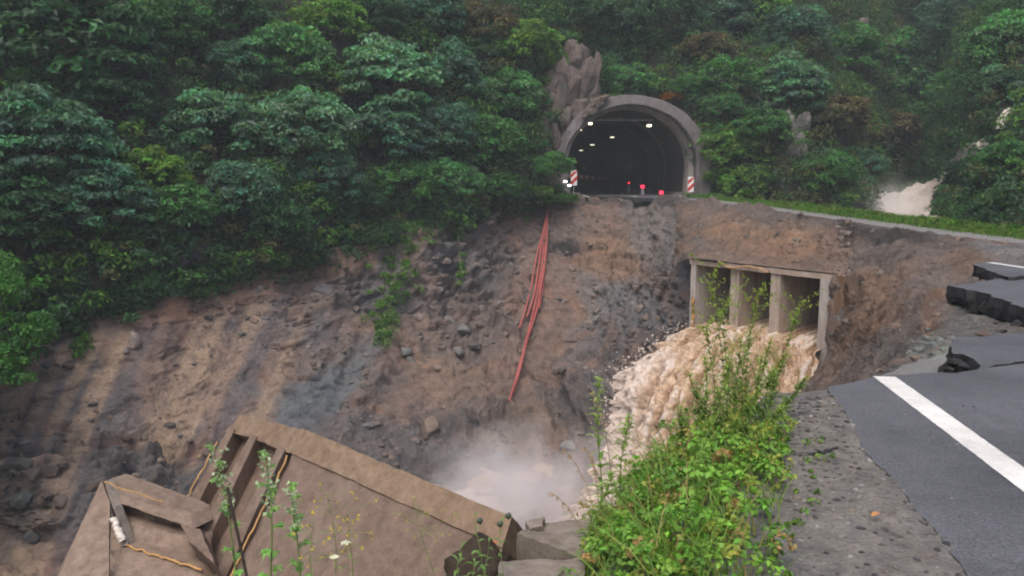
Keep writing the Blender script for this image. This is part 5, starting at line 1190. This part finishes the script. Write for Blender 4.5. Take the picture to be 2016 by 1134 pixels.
def bank_z(x, y):
    k = np.argmin((b_v[:, 0] - x) ** 2 + (b_v[:, 1] - y) ** 2); return b_v[k, 2]
def stand(px_top, py_top, Y, px_base):
    """ground point under a plant whose top shows at (px_top,py_top) at depth Y -> loc, height, lean"""
    tp_ = P(px_top, py_top, Y); x0 = (px_base - W0 / 2) / F * Y; z0 = bank_z(x0, Y); h = tp_[2] - z0
    return (x0, Y, z0), h, ((tp_[0] - x0) / max(h, .05), 0)
green = (.12, .2, .045); pale = (.17, .26, .065); dkg = (.075, .14, .035); olive = (.16, .19, .06)
FG = [ # px_top,py_top,Y,px_base, kind, label
 (1178,735,4.6,1190,'nettle','tallest leafy weed at the left side of the green clump'),
 (1236,815,4.55,1230,'nettle','second leafy weed right of the tallest one, shorter'),
 (1205,930,4.2,1165,'nettle','broad leafy weed low at the left side of the clump beside the concrete block'),
 (1290,870,4.6,1300,'nettle','short leafy weed in the middle of the green clump'),
 (1360,735,5.0,1395,'gold','slender weed leaning left in front of the brown water'),
 (1402,545,5.2,1440,'fern','tallest feathery weed reaching the left culvert opening'),
 (1425,600,5.1,1450,'fern','feathery weed just right of the tallest one by the culvert'),
 (1490,580,5.3,1478,'fern','feathery weed crossing the middle culvert opening'),
 (1455,665,5.0,1462,'gold','dense upright weed with yellowish tip before the water'),
 (1500,700,5.1,1490,'gold','bushy upright weed right of the dense yellowish one'),
 (1575,610,5.5,1530,'fern','feathery weed leaning right before the right culvert opening'),
 (1395,640,5.1,1420,'fern','lower feathery weed before the wall of the left opening'),
 (1530,720,5.2,1510,'gold','weed at the right of the clump over the water edge'),
 (1420,760,4.8,1425,'gold','middle height weed in the thick of the clump'),
 (1475,780,4.7,1480,'gold','weed with dark narrow leaves over the broad green leaves'),
 (1540,800,5.0,1520,'gold','short spreading weed beside the gravel shoulder'),
 (1590,745,5.7,1560,'gold','thin weed bending right toward the asphalt tip'),
 (1345,800,4.9,1350,'gold','short slender weed left of the dense stand'),
 (1440,690,4.9,1440,'gold','yellow green branching weed before the left half of the water'),(1478,640,5.15,1470,'gold','tall branching weed in front of the culvert wall between openings'),(1515,670,5.25,1500,'gold','branching weed rising right of the tall middle one'),(1385,700,5.0,1405,'gold','branching weed left of the feathery tall stems'),(1450,820,4.6,1455,'gold','low bushy weed in front of the tall stand'),(1400,830,4.6,1400,'gold','low branching weed left in front of the tall stand'),(1510,850,4.7,1500,'gold','low branching weed at the right foot of the tall stand'),(1545,700,5.5,1525,'gold','loose branching weed at the right rim over the brown water'),
]
for k, (a, b, Y, pb, kd, lb_) in enumerate(FG):
    loc, h, ln_ = stand(a, b, Y, pb)
    if kd == 'nettle': weed('leafy_weed', 50 + k, h, 26, .11, .034, pale if k < 2 else green, 'opp', ln_, ('spike', (.3, .36, .16), .06) if k < 2 else None, .12, 0, .005, 0, .35, lb_, loc=loc)
    elif kd == 'gold': weed('slender_weed', 50 + k, h, 100, .08, .019, (green if k % 3 else pale), 'alt', ln_, ('plume', (.2, .27, .06) if k % 2 else (.28, .26, .05), .07), .1, 9, .004, 0, .3, lb_, loc=loc)
    else: weed('feathery_weed', 50 + k, h, 40, .07, .018, olive if k % 2 else green, 'opp', ln_, ('plume', (.17, .23, .05), .16), .35, 5, .004, 0, .2, lb_, loc=loc)
for k, (a, b, Y, pb, lb_) in enumerate([(408,868,3.05,455,'tall lobed leaf weed at the left with the highest woolly tip'),(522,882,3.0,505,'lobed leaf weed in the middle of the three at the lower left'),(577,955,2.95,560,'shortest lobed leaf weed right of the other two at the lower left')]):
    loc, h, ln_ = stand(a, b, Y, pb); weed('lobed_weed', 90 + k, h, 15, .088, .042, (.13, .25, .07), 'alt', ln_, ('spike', (.28, .36, .24), .065), .2, 0, .006, 1, .2, lb_, loc=loc)
loc, h, ln_ = stand(432, 960, 2.9, 470); V, f = tube(catmull(np.array([[0, 0, 0], [-.03, 0, h * .5], [-.09, 0, h]]), 12), .006, 6); tag(link('dry_stalk', raw_mesh('dry_stalk', V, f), M['bark'], None, loc), 'dark dry stalk between the left lobed weeds', 'stalk')
for k, (a, b, Y, pb, col_, lb_) in enumerate([(648,975,2.9,640,(.55,.42,.04),'wispy weed with tiny yellow flowers before the big culvert slab'),(690,1010,2.85,668,(.5,.4,.05),'thin wispy yellow flowered weed right of the other wispy one'),(820,1000,3.1,845,(.3,.32,.07),'faint wispy weed before the right half of the fallen slab'),(610,1040,2.75,600,(.5,.4,.05),'low wispy yellow flowered weed beside the shortest lobed weed')]):
    loc, h, ln_ = stand(a, b, Y, pb); weed('wispy_weed', 110 + k, h, 16, .05, .007, (.14, .2, .06), 'alt', ln_, ('dots', col_, .06), .2, 0, .0025, 0, .3, lb_, loc=loc)
for k, (a, b, Y, pb, lb_) in enumerate([(672,1075,2.8,690,'white flower umbel higher of the two at the bottom'),(652,1103,2.75,660,'white flower umbel lower of the two at the bottom')]):
    loc, h, ln_ = stand(a, b, Y, pb); weed('umbel_flower', 120 + k, h, 6, .05, .01, green, 'alt', ln_, ('umbel', (.75, .76, .74), .016), .2, 0, .002, 0, .3, lb_, loc=loc, cat='flower')
for k, (a, b, Y, pb, lb_) in enumerate([(938,1010,3.6,945,'pointed leaf weed left of the concrete blocks'),(990,1020,3.6,985,'weed with dark round seed heads beside the concrete block'),(905,1075,3.3,900,'low leafy weed at the lower end of the fallen slab'),(958,1062,3.55,955,'leafy weed growing over the dark soil clod'),(925,1088,3.4,930,'small leafy weed at the left of the dark soil clod')]):
    loc, h, ln_ = stand(a, b, Y, pb); weed('small_weed', 130 + k, h, 12, .075, .02, (.11, .2, .06), 'alt', ln_, None, .15, 0, .003, 0, .3, lb_, loc=loc)
for px, py in ((945, 1026), (985, 1032), (1001, 1016)):
    p = P(px, py, 3.58); V, Fc = rock_shape(5, ico(2), 6, (1, 1, 1.1), .1); tag(link('seed_head', raw_mesh('seed_head', V * .015, Fc), mat_simple('seed', (.06, .085, .06), .7, .3, 60, .001), None, p), 'small dark round seed head above the concrete block', 'seed head', 'seed heads by the concrete blocks')
# leafy ground mass
r = np.random.default_rng(31)
mk = okb & (b_hp[:, 0] > 1090) & (b_hp[:, 0] < 1570) & (b_hp[:, 1] > 850) & (b_hp[:, 1] < 1200) & (b_v[:, 1] < 6.2)
pxl = 1160 + (1134 - b_hp[:, 1]) * .0
right_lim = 1545 - .0 * b_hp[:, 1]; mk &= (b_hp[:, 0] < right_lim) & (b_hp[:, 0] > 1155 + 20 * (b_hp[:, 1] < 980))
idx = np.where(mk)[0]; k = r.choice(idx, 460); base = b_v[k]
bp = b_hp[k]; hh = r.random(460) ** 1.3 * np.clip(.3 - np.abs(bp[:, 0] - 1380) / 800, .04, .28); cen = base + np.stack([r.normal(0, .04, 460), r.normal(0, .04, 460), hh + .03], 1)
gcol = np.array([(.11, .24, .04), (.15, .29, .05), (.08, .17, .035), (.19, .24, .05), (.24, .17, .07)])[r.choice(5, 460, p=[.27, .25, .18, .2, .1])]
p1 = clumps(cen, r.uniform(.04, .11, 460), gcol, 30, .036, r, .7, .8, .5, jit=.22, wd=.62)
k = r.choice(idx, 1700); base = b_v[k]; gc = np.array([(.12, .22, .045), (.17, .27, .07), (.09, .17, .04), (.26, .19, .09)])[r.choice(4, 1700, p=[.38, .27, .15, .2])]
bh = np.clip(.5 - np.abs(b_hp[k, 0] - 1350) / 650, .08, .5) * r.uniform(.35, 1.1, 1700)
p2 = blades(base, bh, .007, gc * r.uniform(.7, 1.2, (1700, 1)), r, .6, 4)
# sparse weeds at the gravel border and dry grass towards the mist
mk3 = okb & (b_hp[:, 0] > 880) & (b_hp[:, 0] < 1200) & (b_hp[:, 1] > 1000) & (b_hp[:, 1] < 1250); i3 = np.where(mk3)[0]
k = r.choice(i3, 420); p3 = blades(b_v[k], r.uniform(.05, .2, 420), .006, np.array([(.13, .2, .05), (.1, .17, .05)])[r.integers(2, size=420)], r, .6, 4); k = r.choice(i3, 60); p5 = clumps(b_v[k] + [0, 0, .03], r.uniform(.02, .07, 60), np.array([(.12, .19, .05)] * 60), 18, .035, r, .7)
mk4 = okb & (b_hp[:, 0] > 1520) & (b_hp[:, 0] < 1640) & (b_hp[:, 1] > 860) & (b_hp[:, 1] < 1134); i4 = np.where(mk4)[0]
k = r.choice(i4, 26); p4 = clumps(b_v[k] + [0, 0, .01], r.uniform(.015, .05, 26), np.array([(.11, .2, .045)] * 26), 12, .03, r, .6)
V, f, c = join([p1, p2, p3, p4, p5]); tag(link('ground_weeds', raw_mesh('ground_weeds', V, f, c, True), M['weed']), 'thick mass of low leaves and grass on the near bank', 'weeds', kind='stuff')
# broad bright leaves
for k, (px, py, Y, lb_) in enumerate([(1270,905,4.6,'broad leaved plant at the centre left of the clump'),(1400,930,4.5,'broad leaved plant with yellow green leaves in the middle'),(1480,950,4.4,'broad bright leaves at the right beside the gravel'),(1440,1010,4.1,'low broad leaved plant in front of the bright ones'),(1330,1040,4.0,'low leafy plant near the bottom of the clump'),(1240,1040,3.9,'leafy plant in the lower left of the clump'),(1420,1080,3.7,'lowest broad leaved plant at the bottom of the clump'),(1185,1075,3.8,'toothed leafy plant overhanging the concrete blocks')]):
    x0 = (px - W0 / 2) / F * Y; z0 = bank_z(x0, Y); tpz = P(px, py, Y)[2]; weed('broad_leaf_plant', 150 + k, max(.12, tpz - z0), 12, .075, .046, [(.13, .29, .04), (.18, .32, .06), (.15, .3, .045)][k % 3], 'whorl' if k % 2 else 'opp', (r.normal(0, .1), r.normal(0, .1)), None, .25, 0, .004, 0, .1, lb_, 'plant', (x0, Y, z0))
# grass heads hanging left of the clump
for k, (a, b, Y, pb, lb_) in enumerate([(1165,770,4.7,1215,'dry arching grass stalk left beside the tallest weed'),(1110,885,4.5,1185,'arching straw coloured grass head over the mist'),(1150,880,4.6,1200,'drooping tan grass head between the mist and tall weed'),(1085,970,4.3,1170,'thin dark grass stalk leaning over the mist'),(1165,900,4.5,1190,'reddish tan grass stalk next to the tallest weed')]):
    loc, h, ln_ = stand(a, b, Y, pb); q = np.linspace(0, 1, 14); pth = np.stack([ln_[0] * h * q ** 2.2, 0 * q, h * (1.12 * q - .12 * q ** 4)], 1)
    t = tag(empty('grass_stalk', loc), lb_, 'grass stalk'); V, f = tube(pth, .0022, 5); link('stem', raw_mesh('stem', V, f), mat_simple('straw', (.3, .22, .12), .7, .2, 8, 0), t)
    m = 46; i = r.integers(9, 14, size=m); cc = pth[i] + r.normal(0, .007, (m, 3)) - [0, 0, .012]; V, f, c = leaf_quads(cc, norm(r.normal(size=(m, 3))), .022, .006, np.array([(.34, .23, .14)]) * r.uniform(.7, 1.2, (m, 1)), r); link('seed_head', raw_mesh('seed_head', V, f, c, False), M['weed'], t)
# small litter on the shoulder
for px, py, cl, lb_ in ((962, 1084, (.42, .14, .05), 'orange dead leaf beside the concrete blocks'), (1715, 1031, (.4, .2, .09), 'tan dead leaf on the gravel shoulder'), (1060, 1098, (.2, .05, .04), 'dark red dead leaf on the concrete block')):
    p = PZ(px, py, -.3 if px < 1200 else .0); p[2] = (bank_z(p[0], p[1]) if px > 1200 else p[2]) + .03; V, f = big_leaf(np.zeros(3), np.array([1, .3, .2]), np.array([0, 0, 1.]), .07, .035, .2); o = link('dead_leaf', raw_mesh('dead_leaf', V, f, np.array([cl] * len(V))), M['weed'], None, p); tag(o, lb_, 'leaf')
mk5 = (b_v[:, 0] > 1.0) & (b_v[:, 1] > 2) & (b_v[:, 1] < 7) & (b_hp[:, 0] > 1480) & (b_hp[:, 0] < 1920) & (b_hp[:, 1] > 780)
V, f, c = pebbles(b_v, 5200, .004, .032, [(.22, .21, .2), (.09, .09, .095), (.22, .19, .165), (.34, .33, .32), (.12, .115, .11)], 9, mk5)
tag(link('gravel', raw_mesh('gravel', V, f, c, False), M['rock']), 'loose gravel on the grey road shoulder', 'gravel', kind='stuff')
